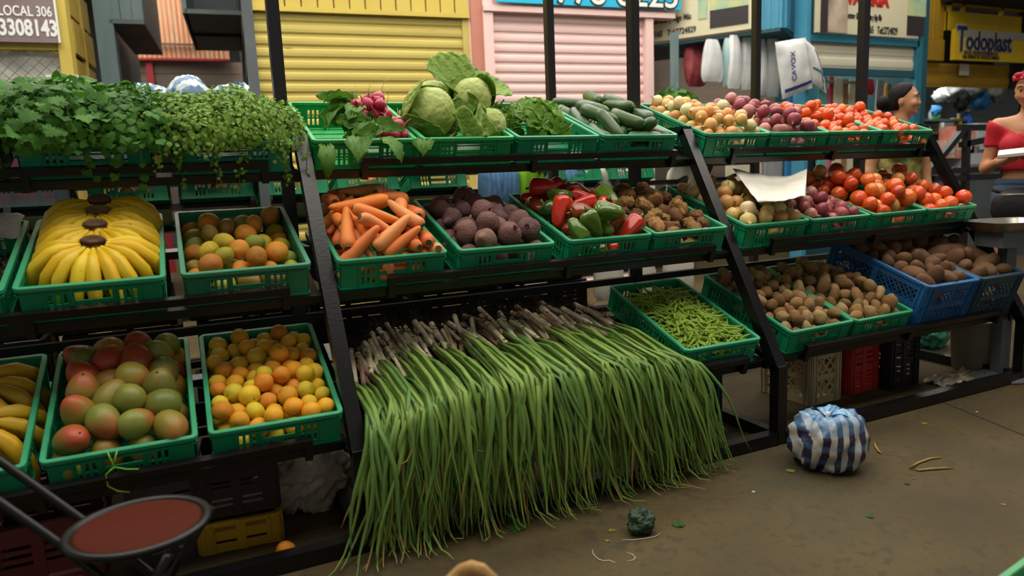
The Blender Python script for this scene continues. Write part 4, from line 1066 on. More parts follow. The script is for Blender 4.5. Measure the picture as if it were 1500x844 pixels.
q = at_z(291, 818, .001); q1 = at_z(404, 795, .001); dxy = (q1-q).normalized()*.27
std_crate('low yellow crate at the bottom of the stack behind the chair', q, q+dxy, .10, .36, '#b08a12', 'slots', UG, rows=1)
std_crate('dark maroon slotted crate stacked on the yellow crate', q+Vector((0, .005, .118)), q+dxy+Vector((0, .005, .118)), .17, .35, '#2a1416', 'slots', UG)
q = at_z(196, 838, .001)
std_crate('grey slotted crate behind the round chair seat', q, q+Vector((.24, .012, 0)), .28, .34, '#3c3a38', 'slots', UG)
q = Vector((-1.06, .12, .001))
std_crate('dark red slotted crate under the mangoes at the left', q, q+Vector((.31, 0, 0)), .255, .40, '#5c1a16', 'slots', UG)
std_crate('very dark crate at the bottom left corner under the rack', q+Vector((-.36, 0, 0)), q+Vector((-.03, 0, 0)), .25, .4, '#15161a', 'slots', UG)
q = Vector((-1.2, .62, .001))
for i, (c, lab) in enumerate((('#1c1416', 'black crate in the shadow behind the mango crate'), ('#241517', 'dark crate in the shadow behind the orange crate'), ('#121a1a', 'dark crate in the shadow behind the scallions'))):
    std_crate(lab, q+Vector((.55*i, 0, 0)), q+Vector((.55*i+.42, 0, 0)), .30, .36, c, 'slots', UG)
for lv in range(3):
    for i in range(7):
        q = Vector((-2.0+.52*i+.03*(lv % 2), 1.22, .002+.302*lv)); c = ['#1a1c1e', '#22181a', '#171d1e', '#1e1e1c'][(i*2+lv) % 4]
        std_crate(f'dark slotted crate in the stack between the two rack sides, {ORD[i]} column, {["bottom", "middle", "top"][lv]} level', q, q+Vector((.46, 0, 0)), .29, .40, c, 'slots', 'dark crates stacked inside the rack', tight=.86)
# crumpled pale sack
mat('sack', '#b3aa98', .8, col2='#8f8674', nscale=7, namt=.7, bump=.3, bscale=18)
def blob(R, seed, amp, fr, squash=1, lump=0, flat=True, n=72, m=44):
    def fn(p, v):
        q = 1+amp*nz(v, fr, seed)+amp*.7*abs(nz(v, fr*1.8, seed+7))-amp*.9*abs(nz(v, fr*2.7, seed+2))-amp*.35*abs(nz(v, fr*6, seed+4))+lump*max(0, nz(v, 3.2, seed+9))
        p = p*q
        if flat and p.z < -R[2]*.78: p.z = -R[2]*.78
        return p
    return MB().ell((0, 0, 0), R, n, m, 0, fn)
p = at_z(462, 757, 0)+Vector((.0, .13, .115))
tag(blob((.155, .13, .15), 5, .38, 1.6).build('sack', 'sack', None, p), 'crumpled pale grey sack on the floor under the orange crate', 'sack')
p = at_z(420, 818, .0)+Vector((0, 0, .028)); o = link('orange', ORANGES[1], None, None, TM(tuple(p), (.3, .5, 1), .031)); o.color = (*lin('#e5761a'), 1)
tag(o, 'single orange fallen on the floor behind the base rail', 'orange')
mat('bucket', '#8a8878', .5, col2='#6b6450', nscale=6, namt=.6, spot='#7a5426', spscale=4, spth=.66)
p = at_z(1462, 548, 0)+Vector((.02, .14, 0)); t = thing('bucket', 'stained white plastic bucket under the right end of the rack', 'bucket', p)
MB().lathe([(.105, 0), (.115, .005), (.135, .27), (.142, .272), (.142, .285), (.130, .286), (.112, .02)], 28).build('pail', 'bucket', t)
MB().tube([(.142*math.cos(a), .142*math.sin(a), .26-.05*math.sin(a)) for a in [math.pi*k/12 for k in range(13)]], .003, 5).build('handle', 'steel', t)
mat('green_film', '#1d7a5a', .25, .5, col2='#3f9a7a', nscale=9, namt=.5, bump=.3, bscale=20)
p = at_z(1412, 520, 0)+Vector((.0, .25, .11)); tag(blob((.16, .12, .14), 8, .3, 2).build('plastic_bag', 'green_film', None, p), 'crumpled green plastic bag beside the white bucket', 'bag')
mat('clear_film', '#a79c84', .3, .5, col2='#8a7c60', nscale=9, namt=.6)
p = at_z(1398, 557, 0)+Vector((0, 0, .0)); mb = MB().grid([[Vector((.17*(i/19-.5)*2, .06*(j/11-.5)*2, .006+.012*abs(nz((i*.3, j*.4, 1), 1))*4)) for i in range(20)] for j in range(12)])
o = mb.build('plastic_scrap', 'clear_film', None, p+Vector((0, 0, -.002))); tag(o, 'scrap of clear plastic film on the floor under the rack', 'plastic scrap')
# ------------------------------------------------------------------ striped bags
def striped(name, a, b, film, sc, cross=.5, topz=.06):
    m = mat(name, a, .3, .5, bump=.25, bscale=30); nt = m.node_tree; N = nt.nodes; L = nt.links
    tc = N.new('ShaderNodeTexCoord'); sp = N.new('ShaderNodeSeparateXYZ'); no = N.new('ShaderNodeTexNoise'); no.inputs['Scale'].default_value = 7
    ad = N.new('ShaderNodeVectorMath'); ad.operation = 'MULTIPLY_ADD'; ad.inputs[1].default_value = (.05, .05, .05); L.new(tc.outputs['Object'], no.inputs[0]); L.new(no.outputs['Color'], ad.inputs[0]); L.new(tc.outputs['Object'], ad.inputs[2]); L.new(ad.outputs[0], sp.inputs[0])
    def band(o, s, th):
        mu = N.new('ShaderNodeMath'); mu.operation = 'MULTIPLY'; mu.inputs[1].default_value = s; si = N.new('ShaderNodeMath'); si.operation = 'SINE'; gt = N.new('ShaderNodeMapRange'); gt.inputs[1].default_value = th-.12; gt.inputs[2].default_value = th+.12
        L.new(o, mu.inputs[0]); L.new(mu.outputs[0], si.inputs[0]); L.new(si.outputs[0], gt.inputs[0]); return gt.outputs[0]
    def mx(f, c1, c2):
        q = N.new('ShaderNodeMix'); q.data_type = 'RGBA'; L.new(f, q.inputs[0])
        for i, x in ((6, c1), (7, c2)):
            if isinstance(x, tuple): q.inputs[i].default_value = (*x, 1)
            else: L.new(x, q.inputs[i])
        return q.outputs[2]
    sx = band(sp.outputs[0], sc, 0); sz = band(sp.outputs[2], sc*.8, .3)
    c = mx(sx, lin(a), lin(b)); n = N.new('ShaderNodeMath'); n.operation = 'MULTIPLY'; n.inputs[1].default_value = cross; L.new(sz, n.inputs[0]); c = mx(n.outputs[0], c, lin(film))
    r = N.new('ShaderNodeMapRange'); r.inputs[1].default_value = topz; r.inputs[2].default_value = topz+.07; r.inputs[4].default_value = .75; L.new(sp.outputs[2], r.inputs[0]); c = mx(r.outputs[0], c, lin(film))
    L.new(c, N['Principled BSDF'].inputs['Base Color'])
striped('plaid_film', '#aaa598', '#26223c', '#5d93c0', 125, .18, .19)
striped('blue_stripe_film', '#b4bfc6', '#3a5f86', '#8fb0c8', 105, .1, .5)
def tied_bag(label, p, R, m, seed, rotz=0, knot=True, group=None, lump=.16):
    t = thing('striped_bag', label, 'bag', p, (0, 0, rotz), group)
    def fn(q, v):
        a = math.atan2(v.y, v.x); pl = .022*math.sin(11*a+seed)*max(0, v.z)**1.5+.015*math.sin(17*a+2*seed)*max(0, v.z)
        k = 1+.13*nz(v, 1.3, seed)+lump*1.1*max(0, nz(v, 3.4, seed+9))+.05*nz(v, 7, seed+3)+pl
        q = q*k
        if knot: q.z -= R[2]*.42*math.exp(-((1-v.z)/.10))
        if q.z < -R[2]*.80: q.z = -R[2]*.80
        q.z += R[2]*.80
        return q
    MB().ell((0, 0, 0), R, 60, 36, 0, fn).build('film', m, t)
    if knot:
        zk = R[2]*1.36; mb = MB()
        for k in range(7):
            a = -.5+k*.35; L_ = R[0]*g.uniform(.45, .75); rows = []
            for j in range(6):
                s = j/5; c = Vector((math.cos(a)*L_*s, math.sin(a)*L_*s, zk+.03*math.sin(3.1*s)-.01*s)); wv = .006+.03*math.sin(2.6*s)
                rows.append([c+Vector((-math.sin(a)*wv*e, math.cos(a)*wv*e, .008*math.cos(5*e+k)+.012*abs(e))) for e in (-1, -.5, 0, .5, 1)])
            mb.grid(rows)
        mb.build('gathered_top', 'film_blue', t)
        MB().lathe([(.008, 0), (.011, .012), (.007, .028), (.010, .04)], 9).build('knot', 'white', t, (0, 0, zk-.01))
    return t
mat('film_blue', '#4f8fc4', .25, .5, col2='#9fc0d6', nscale=25, namt=.7)
p = at_z(1211, 682, 0); tied_bag('blue and white plaid plastic bag of vegetables on the floor by the rack leg', p, (.140, .130, .140), 'plaid_film', 3, -.43)
# ------------------------------------------------------------------ litter on the floor
leafmat('litter_leaf', '#8f9c3a', '#6b7a28', .7); leafmat('litter_dark', '#3f6a20', '#2f4f18', .6)
def litter(label, px, py, s, shape, m, rot=0, name='leaf_scrap', cat='leaf', group=None):
    p = at_z(px, py, .0005); mb = MB(); mb.add([Matrix.Rotation(rot, 3, 'Z')@Vector((v.x*s, v.y*s, max(0, v.z+.1)*s*.35+.0015*(i % 3))) for i, v in enumerate(shape[0])], shape[1])
    tag(mb.build(name, m, None, p), label, cat, group)
LG = 'leaf scraps on the floor'
for i, (px, py, s, m, r, lab) in enumerate(((1160, 693, .035, 'litter_leaf', 1, 'pale green lettuce scrap at the foot of the plaid bag'), (1095, 654, .045, 'litter_leaf', 2, 'pale green leaf scrap on the rack base rail'),
        (1353, 622, .026, 'litter_leaf', .4, 'yellow-green leaf scrap on the floor right of the bag'), (1280, 757, .026, 'litter_dark', 2.5, 'small green leaf on the open floor'), (988, 772, .045, 'litter_dark', .3, 'dark green leaf on the floor below the scallions'),
        (760, 768, .06, 'litter_dark', 4, 'dark leafy scrap under the scallion tips'), (1330, 711, .020, 'litter_dark', 1, 'small dark green scraps in the middle of the floor'), (898, 780, .022, 'litter_leaf', 1.4, 'light green scrap left of the dark knotted leaf'),
        (888, 794, .016, 'litter_leaf', .2, 'tiny light green scrap near the white strings'), (1470, 741, .014, 'dry_leaf', .5, 'tan leaf scrap at the right of the floor'), (1103, 722, .014, 'paper', .5, 'small white scrap on the floor below the bag'),
        (1321, 583, .016, 'litter_leaf', .8, 'yellow scrap on the floor in front of the black crate'), (1340, 702, .012, 'litter_leaf', 2, 'tiny bright green scrap on the floor'), (1405, 597, .014, 'litter_leaf', 0, 'pale scrap near the right end of the rack'), (1430, 604, .012, 'paper', 0, 'tiny pale scrap by the floor joint'))):
    litter(lab, px, py, s, (LOB if i % 2 else LOBS)[i % 4], m, r, group=LG)
def ground_curve(label, pts, r, m, name, cat, fy=1.0):
    P = [at_z(x, y, r*fy+.001) for x, y in pts]; c = sum(P, Vector())/len(P); c.z = 0
    tag(MB().tube([p-c for p in P], r if hasattr(r, '__len__') else [r*.5]+[r]*(len(P)-2)+[r*.4], 6, fy=fy).build(name, m, None, c), label, cat)
ground_curve('yellowed curled scallion blade on the floor', [(1380, 670), (1362, 672), (1345, 678), (1333, 686), (1345, 689), (1365, 687), (1382, 686), (1398, 685)], .0042, 'dry_leaf', 'withered_scallion', 'leaf')
ground_curve('short yellow blade on the floor right of the plaid bag', [(1281, 648), (1283, 655), (1287, 661), (1291, 664)], .005, 'dry_leaf', 'withered_scallion', 'leaf')
mat('string', '#b9b3a2', .7)
ground_curve('white string curled on the floor below the scallions', [(868, 805), (869, 812), (876, 819), (884, 822), (893, 821), (899, 824), (903, 824)], .0014, 'string', 'string', 'string')
ground_curve('second white string bent into a hook on the floor', [(917, 809), (926, 812), (931, 817), (927, 821), (918, 822)], .0014, 'string', 'string', 'string')
ground_curve('white string lying across the dark knotted leaf', [(911, 791), (928, 791), (945, 789), (960, 786), (968, 781)], .0014, 'string', 'string', 'string')
mat('kale', '#2f4a30', .6, col2='#16281a', nscale=14, namt=.8)
tag(blob((.048, .040, .045), 4, .32, 1.7).build('leaf_bundle', 'kale', None, at_z(945, 783, 0)+Vector((0, .02, .034))), 'dark green crumpled leaf bundle under the scallion tips', 'leaf')
a, b = at_z(1378, 588, .0012), at_z(1530, 650, .0012)
struct('trim_1', MB().bar(a, b, .008, .0016), 'joint')
# ------------------------------------------------------------------ folding chair, bottom left
mat('seat_red', '#48180a', .7, .08, col2='#3c1408', nscale=5, namt=.6, spot='#a5a09a', spscale=9, spth=.73, bump=.1, bscale=50)
mat('tube_black', '#0b0b0c', .42, .3, spot='#3a3a3a', spscale=30, spth=.7)
S = at_z(203, 767, .46); d = CR.copy(); d.z = 0; d.normalize(); e = Vector((-d.y, d.x, 0))
ch = thing('folding_chair', 'round folding chair with a worn red-brown seat and black tube frame', 'chair', (S.x, S.y, 0), (0, 0, math.atan2(d.y, d.x)))
MB().lathe([(.0, .458), (.118, .459), (.126, .456), (.126, .45), (0, .449)], 48, sx=1.04).build('seat', 'seat_red', ch)
MB().lathe([(.126, .446), (.138, .445), (.146, .452), (.143, .461), (.134, .463), (.126, .459), (.124, .45)], 48, sx=1.04).build('seat_rim', 'tube_black', ch)
for s in (1, -1):
    MB().tube([(-.62, s*.050, .87), (-.50, s*.05, .755), (-.155, s*.048, .45), (.10, s*.05, .20), (.29, s*.055, .011)], .0100, 10).build('long_leg', 'tube_black', ch)
    MB().tube([(.115, s*.105, .44), (-.03, s*.115, .23), (-.20, s*.115, .011)], .0105, 10).build('short_leg', 'tube_black', ch)
MB().tube([(-.20, -.115, .03), (-.20, .115, .03)], .009, 8).build('stretcher', 'tube_black', ch)
MB().tube([(.275, -.135, .025), (.275, .135, .025)], .009, 8).build('stretcher', 'tube_black', ch)
mb = MB(); rows = []
for j in range(7):
    s = j/6; rows.append([Vector((-.49-.14*s-.02*math.cos(k/8*3.14-1.57), -.15+.30*k/8, .76+.15*s-.03*(abs(k/4-1))**4*(1 if j in (0, 6) else 0))) for k in range(9)])
mb.grid(rows); o = mb.build('backrest', 'seat_red', ch); q = o.modifiers.new('thickness', 'SOLIDIFY'); q.thickness = .02
# ------------------------------------------------------------------ basket in the foreground and green crate at the corner
mat('wicker', '#b08a52', .75, col2='#8a6434', nscale=40, namt=.7, bump=.5, bscale=90)
p = at_z(690, 824, .52); t = thing('wicker_basket', 'tan wicker basket with a pointed arched handle in the near foreground', 'basket', (p.x, p.y, 0), (0, 0, -.43))
H = [(-.13, 0, .22), (-.115, 0, .30), (-.085, 0, .41), (-.045, 0, .475), (-.015, 0, .503), (0, 0, .508), (.015, 0, .503), (.045, 0, .470), (.085, 0, .40), (.115, 0, .30), (.13, 0, .22)]
MB().tube(H, .012, 10, fx=1.3, up=(0, 1, 0)).build('handle', 'wicker', t)
for k in range(11):
    z = .012+k*.022; r = .105+.03*(k/10); MB().tube([(r*math.cos(a), r*.8*math.sin(a), z+.004*math.sin(12*a+k*3.14)) for a in [2*math.pi*i/36 for i in range(37)]], .011, 6, False).build('weave', 'wicker', t)
MB().lathe([(.0, .004), (.105, .004), (.105, .012), (0, .012)], 30, sy=.8).build('bottom', 'wicker', t)
q = at_z(1458, 846, .30); q2 = at_z(1502, 814, .30); x = (q2-q).normalized(); y = Vector((x.y, -x.x, 0)); c = q+x*.26+y*.20; c.z = .30-RH
M_ = Matrix(((-y.x, x.x, 0, c.x), (-y.y, x.y, 0, c.y), (0, 0, 1, c.z), (0, 0, 0, 1)))
crate('empty green crate at the bottom right corner, upper of two', M_, '#3d8f5a', 'green crates at the lower right corner')
M2 = M_.copy(); M2.translation.z = .001; crate('green crate at the lower right corner, under the upper one', M2@Matrix.Identity(4), '#3d8f5a', 'green crates at the lower right corner')
M3 = M_.copy(); M3.translation.z = .001+RH*.6
# ------------------------------------------------------------------ second side of the rack: crates seen from behind
BG = 'crates on the far side of the rack'
for i, (r, x, c, lab) in enumerate(((2, .40, G1, 'far-side green crate behind the carrots'), (2, .83, G1, 'far-side green crate behind the beets'), (2, -.46, G1, 'far-side green crate behind the tangerines'), (2, -.02, G1, 'far-side green crate behind the first rack beam'),
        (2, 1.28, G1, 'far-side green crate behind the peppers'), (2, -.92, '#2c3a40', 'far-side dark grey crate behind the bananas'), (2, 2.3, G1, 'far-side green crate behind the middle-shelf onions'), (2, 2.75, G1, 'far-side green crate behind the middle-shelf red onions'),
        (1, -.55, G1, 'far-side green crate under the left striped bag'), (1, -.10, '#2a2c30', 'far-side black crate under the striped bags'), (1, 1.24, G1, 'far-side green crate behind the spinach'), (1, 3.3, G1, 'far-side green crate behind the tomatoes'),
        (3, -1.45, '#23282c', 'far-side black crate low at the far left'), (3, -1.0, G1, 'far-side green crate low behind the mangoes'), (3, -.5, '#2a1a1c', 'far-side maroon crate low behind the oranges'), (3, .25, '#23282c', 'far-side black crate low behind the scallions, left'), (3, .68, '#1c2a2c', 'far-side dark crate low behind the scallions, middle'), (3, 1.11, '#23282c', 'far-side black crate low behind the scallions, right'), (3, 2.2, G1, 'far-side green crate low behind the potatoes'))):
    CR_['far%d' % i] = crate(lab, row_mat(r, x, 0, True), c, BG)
for key in ('far0', 'far1', 'far2', 'far3'):
    P, dr, rr = pack(40, .036, bulge=.05, seed=hash_(key), it=90)
    fill(key, ORANGE_M, P, dr, rr, 'fruit', 'fruit', 'fruit in the far-side crates', 'fruit', {'far0': 'far-side crate behind carrots', 'far1': 'far-side crate behind beets', 'far2': 'far-side crate behind tangerines', 'far3': 'far-side crate behind the beam'}[key], [('orange-brown', '#b5672c'), ('tan', '#b98a4c'), ('red-brown', '#a0482a')], .95, 4)
# striped bags on the far side
g = random.Random(4)
for px, py, R, lab in ((222, 150, (.12, .11, .10), 'crumpled blue striped bag, leftmost behind the herbs'), (278, 152, (.14, .12, .125), 'round blue and white striped bag behind the herbs'), (345, 152, (.12, .11, .085), 'low blue striped bag behind the cilantro')):
    p = at_y(px, py, 2.45); p.z -= .07 if px != 345 else .03
    tied_bag(lab, p, R, 'blue_stripe_film', px, .4+px, px != 278, 'blue striped bags behind the herbs', .1)
mat('blue_film', '#2f6bb0', .3, .5, col2='#8fb4d8', nscale=14, namt=.9, stretch=(4, 4, .6)); mat('lime_film', '#7fc01e', .35, .5, col2='#a6d84a', nscale=9, namt=.5); mat('paper_white', '#c9c4b6', .7, col2='#a8a294', nscale=8, namt=.4); mat('red_card', '#b0303c', .6)
def hang_bag(label, x0, x1, y0, y1, yy, m, seed, name='hanging_bag', cat='bag', wave=.012, group=None, depth=.05, taper=.0):
    """a filled bag or cloth hanging in the plane y=yy, its corners given on that plane"""
    a, b = at_y((x0+x1)/2, y0, yy), at_y((x0+x1)/2, y1, yy); l, r = at_y(x0, (y0+y1)/2, yy), at_y(x1, (y0+y1)/2, yy)
    w = r.x-l.x; h = a.z-b.z; mb = MB(); rows = []; nu, nv = 24, 14
    for j in range(nv):
        v = j/(nv-1); row = []
        for i in range(nu):
            t = 2*math.pi*i/nu; ww = w/2*(1-taper*(1-v))*(1-.25*abs(2*v-1)**5)
            row.append(Vector((ww*math.copysign(abs(math.cos(t))**.7, math.cos(t)), depth*math.sin(t)*math.sin(math.pi*min(.98, max(.04, v)))**.5+wave*math.sin(9*math.cos(t)+3*v+seed)*.6, -h*v+wave*nz((math.cos(t), v, seed), 3))))
        rows.append(row)
    mb.grid(rows, close=True); mb.add(rows[0], [tuple(range(nu))]); mb.add(rows[-1], [tuple(range(nu))])
    o = mb.build(name, m, None, Vector(((l.x+r.x)/2, yy, a.z))); return tag(o, label, cat, group)
hang_bag('blue streaked plastic bag seen under the top shelf behind the beets', 700, 760, 240, 300, 2.16, 'blue_film', 1)
hang_bag('lime green bag beside the blue streaked bag under the top shelf', 760, 795, 240, 300, 2.16, 'lime_film', 2)
hang_bag('second blue plastic sheet behind the green pepper', 803, 855, 240, 300, 2.18, 'blue_film', 3)
hang_bag('folded cream paper bag behind the peppers', 878, 906, 245, 290, 2.2, 'paper_white', 4)
hang_bag('small red printed card behind the tuber crate', 928, 944, 243, 268, 2.22, 'red_card', 5, 'printed_card', 'card', .003, None, .01)
hang_bag('pale grey plastic sheet behind the right of the tuber crate', 976, 1030, 245, 300, 2.24, 'paper_white', 6)
for i, (x0, x1, lab) in enumerate(((870, 912, 'grey white plastic sheet hanging behind the scallion roots'), (922, 958, 'grey white plastic sheet behind the bean crate'), (972, 1015, 'grey white plastic sheet left of the middle beam'))):
    hang_bag(lab, x0, x1, 372, 440, 2.3, 'paper_white', 7+i, group='pale sheets behind the lower shelf')
# ------------------------------------------------------------------ market stalls behind
FA = math.radians(-4.8); FU = Vector((math.cos(FA), math.sin(FA), 0)); FN = Vector((-FU.y, FU.x, 0)); FP = at_depth(690, 145, 6.8); FP.z = 0
def fw(x, y, z): return FP+FU*x+FN*y+Vector((0, 0, z))
def fl(px, py, s=0):
    p = on_plane(px, py, FP+FN*s, FN)-FP; return p.dot(FU), p.z
RF = Euler((0, 0, FA))
def stall(name, label, cat='stall'): return thing(name, label, cat, FP, RF)
def fbox(mb, x0, x1, z0, z1, y0, y1, mi=0): return mb.span((x0, y0, z0), (x1, y1, z1), mi)
mat('yellow_paint', '#c2b05e', .55, col2='#a5924a', nscale=3, namt=.6, spot='#6b5a2c', spscale=6, spth=.70, stretch=(.4, 1, 3)); mat('yellow_wall', '#c4ae50', .5, col2='#ac9642', nscale=4, namt=.4)
mat('pink_paint', '#e4c2be', .5, col2='#d4b0ac', nscale=3, namt=.4); mat('pink_post', '#b97a68', .6, col2='#a5685a', nscale=5, namt=.5); mat('grey_blue', '#6d8286', .5, col2='#4f6468', nscale=4, namt=.6, spot='#8aa0a2', spscale=9, spth=.68, stretch=(2, 2, .4))
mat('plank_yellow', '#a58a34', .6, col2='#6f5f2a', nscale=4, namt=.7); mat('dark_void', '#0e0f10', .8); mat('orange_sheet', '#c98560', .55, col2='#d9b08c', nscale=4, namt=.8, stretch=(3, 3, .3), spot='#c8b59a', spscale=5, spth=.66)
mat('wood_grey', '#6b5c50', .7, col2='#4a4038', nscale=5, namt=.6, stretch=(.4, 1, 3)); mat('clap_grey', '#5c6466', .55, col2='#454c4e', nscale=4, namt=.6); mat('cyan', '#18a8d0', .4); mat('red_paint', '#93262a', .5)
def shutter(parent, x0, x1, z0, z1, pitch, m, y=0, prof=.012):
    """roller shutter: every slat a part, sharing one mesh"""
    n = int((z1-z0)/pitch)+1; w = x1-x0
    P = [(0, 0), (.0, .12), (-prof, .30), (-prof*1.2, .55), (-prof, .80), (0, .92), (0, 1)]
    mb = MB()
    rows = [[Vector((-w/2, a, b*pitch)) for a, b in P], [Vector((w/2, a, b*pitch)) for a, b in P]]
    mb.grid(rows, sm=False); mb.add([Vector((x, a+.006, b*pitch)) for x in (-w/2, w/2) for a, b in P], [(k, k+1, 8+k, 7+k) for k in range(6)])
    me = mb.mesh('slat', m)
    for k in range(n): link('slat', me, parent, ((x0+x1)/2, y, z1-(k+1)*pitch))
# yellow shuttered stall
t = stall('market_stall', 'yellow stall with a closed yellow roller shutter behind the radishes')
x0, zt = fl(377, 16); x1, _ = fl(685, 26); zh = fl(530, 21)[1]
xs0 = fl(372, 60)[0]
xr = fl(677, 60)[0]
shutter(t, xs0, xr, .05, zh, 15*6.8/FPX*1.02, 'yellow_paint')
hb = MB(); 
fbox(MB(), 0, 0, 0, 0, 0, 0)
for k in range(14):
    a = xs0+(x1-xs0)*k/14; b = xs0+(x1-xs0)*(k+1)/14; fbox(MB(), a+.006, b-.006, zh+.03, zh+1.9, -.05-.004*(k % 2), .05).build('fascia_panel', 'yellow_wall', t)
fbox(MB(), xs0, x1, zh-.01, zh+.03, -.06, .05).build('lintel', 'yellow_wall', t)
fbox(MB(), xr, x1, 0, zh, -.03, .06).build('jamb', 'yellow_paint', t)
fbox(MB(), fl(366, 60)[0], xs0+.005, 0, zh+1.9, -.08, .02).build('jamb', 'clap_grey', t)
# pink shuttered stall
t = stall('market_stall', 'pink stall with a closed pink roller shutter and a cyan sign')
xa, xb, xc = fl(689, 60)[0], fl(706, 60)[0], fl(720, 60)[0]; xd = fl(941, 60)[0]; xe = fl(952, 60)[0]; zp = fl(830, 14)[1]-.06
fbox(MB(), x1, xa, 0, zp+2, -.03, .05).build('pilaster', 'pink_paint', t); fbox(MB(), xa, xb, 0, zp+2, -.05, .05).build('pilaster', 'pink_post', t); fbox(MB(), xb, xc, 0, zp+2, -.07, .05).build('jamb', 'pink_paint', t)
shutter(t, xc, xd, .05, zp, 15*6.4/FPX*1.02, 'pink_paint'); fbox(MB(), xd, xe, 0, zp, -.07, .6).build('jamb', 'pink_paint', t)
fbox(MB(), xb, fl(982, 20)[0], zp, zp+.05, -.09, .05).build('lintel', 'pink_paint', t); fbox(MB(), xb, fl(975, 10)[0], zp+.05, zp+1.6, -.04, .3).build('fascia_panel', 'pink_paint', t)
def text(parent, s, size, x, y, z, m, name='lettering', rx=math.pi/2, ext=.002, align='LEFT', sx=1, shear=0, off=0, rz=0):
    c = bpy.data.curves.new('txt', 'FONT'); c.body = s; c.size = size; c.extrude = ext; c.align_x = align; c.offset = off; c.resolution_u = 3; c.shear = shear
    o = bpy.data.objects.new('txt', c); COL.objects.link(o); dg = bpy.context.evaluated_depsgraph_get(); me = bpy.data.meshes.new_from_object(o.evaluated_get(dg)); bpy.data.objects.remove(o)
    me.materials.clear(); me.materials.append(MATS[m]); q = link(name, me, parent); q.matrix_local = Matrix.Translation((x, y, z))@Matrix.Rotation(rz, 4, 'Z')@Matrix.Rotation(rx, 4, 'X')@Matrix.Diagonal((sx, 1, 1, 1)); return q
sg = stall('shop_sign', 'cyan shop sign with outlined white digits over the pink shutter', 'sign')
sa, sb = fl(722, 5)[0], fl(988, 15)[0]; fbox(MB(), sa, sb, zp+.075, zp+.9, -.115, -.092).build('board', 'cyan', sg)
mat('digit_white', '#d9dad6', .5); mat('digit_black', '#0c0c10', .5)
xt = fl(820, 5)[0]
for off, m, yy in ((.018, 'digit_black', -.117), (.002, 'digit_white', -.121)): text(sg, '778 6225', .36, xt-.10, yy, zp+.095, m, off=off, sx=1.02)
# left yellow stall with the phone sign
t = stall('market_stall', 'yellow stall at the far left with netting and planked side wall')
xl, xk = fl(-260, 60)[0], fl(86, 60)[0]; xj = fl(104, 60)[0]; zs = fl(45, 66)[1]
fbox(MB(), xk, xj, 0, 5, -.05, .12).build('corner_post', 'yellow_wall', t); fbox(MB(), xl, xk, zs-.04, zs+.02, -.03, .05).build('rail', 'yellow_wall', t); zq = fl(45, 122)[1]
fbox(MB(), xl, xk, zs, 5, .02, .05).build('wall_panel', 'yellow_wall', t)
mat('tarp_white', '#ecece6', .5, col2='#c3c4be', nscale=3, namt=.7); mat('wire', '#77735f', .5, .5, .5); mat('maroon', '#4a1c26', .6)
mb = MB().grid([[Vector((xl+(xk-xl)*i/40, .06+.05*nz((i*.25, j*.4, 0), 1), zq-.1+(zs-zq+.1)*j/8)) for i in range(41)] for j in range(9)]); mb.build('tarp', 'tarp_white', t)
mb = MB(); H_ = zs-zq+.05; st = .085
k = 0
while xl+k*st < xk+H_:
    for sg_ in (1, -1):
        a, b = (xl+k*st-H_, zq-.05), (xl+k*st, zs); 
        if sg_ < 0: a, b = (xl+k*st, zq-.05), (xl+k*st-H_, zs)
        def cl(p, q):
            if p[0] > xk: u = (xk-q[0])/(p[0]-q[0]+1e-9); return (xk, q[1]+(p[1]-q[1])*u)
            return p
        if a[0] > xk and b[0] > xk: continue
        a, b = cl(a, b), cl(b, a); mb.bar((a[0], -.01, a[1]), (b[0], -.01, b[1]), .005, .005, (0, 1, 0))
    k += 1
o = mb.build('wire_netting', 'wire', t); o['kind'] = 'stuff'
fbox(MB(), xl, xj, .9, zq-.02, -.05, .05).build('counter_front', 'maroon', t)
for k in range(6):
    zz = zq-.12; text(t, 'I', .22, fl(66+8*k, 128)[0], -.055, fl(66, 140)[1], 'white', 'painted_bar', sx=1.6)
# planked side wall of that stall
sd = .3
while sd < 4 and proj(fw(xj, sd, 1.8))[0] < 149: sd += .03
nP = 16
for c, (ya, yb) in enumerate(((.12, sd*.52), (sd*.55, sd))):
    for k in range(nP):
        z0 = .2+k*.30; fbox(MB(), xj-.03+.012*(k % 2), xj+.0+.012*(k % 2), z0, z0+.262, ya, yb).build('plank', 'plank_yellow', t)
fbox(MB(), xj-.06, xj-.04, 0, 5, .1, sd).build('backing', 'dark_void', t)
fbox(MB(), xj-.02, xj+.02, 0, 5, sd*.515, sd*.555).build('batten', 'plank_yellow', t)
sg = stall('shop_sign', 'dark maroon shop sign with white phone digits at the far left', 'sign')
mat('sign_maroon', '#5c3a42', .5, col2='#8a7f80', nscale=1.6, namt=.9); xq = fl(92, 60)[0]
fbox(MB(), xl, xq, zs+.005, zs+1.3, -.09, -.07).build('board', 'sign_maroon', sg); fbox(MB(), xq-.012, xq, zs+.005, zs+1.3, -.094, -.07).build('edge', 'white', sg)
za, zb = fl(40, 27)[1], fl(40, 55)[1]
text(sg, 'LOCAL 306', .105, fl(3, 27)[0], -.092, za, 'digit_white', off=.0015, sx=.68); text(sg, '3308143', .165, fl(5, 55)[0], -.092, zb, 'digit_white', off=.005, sx=.67)
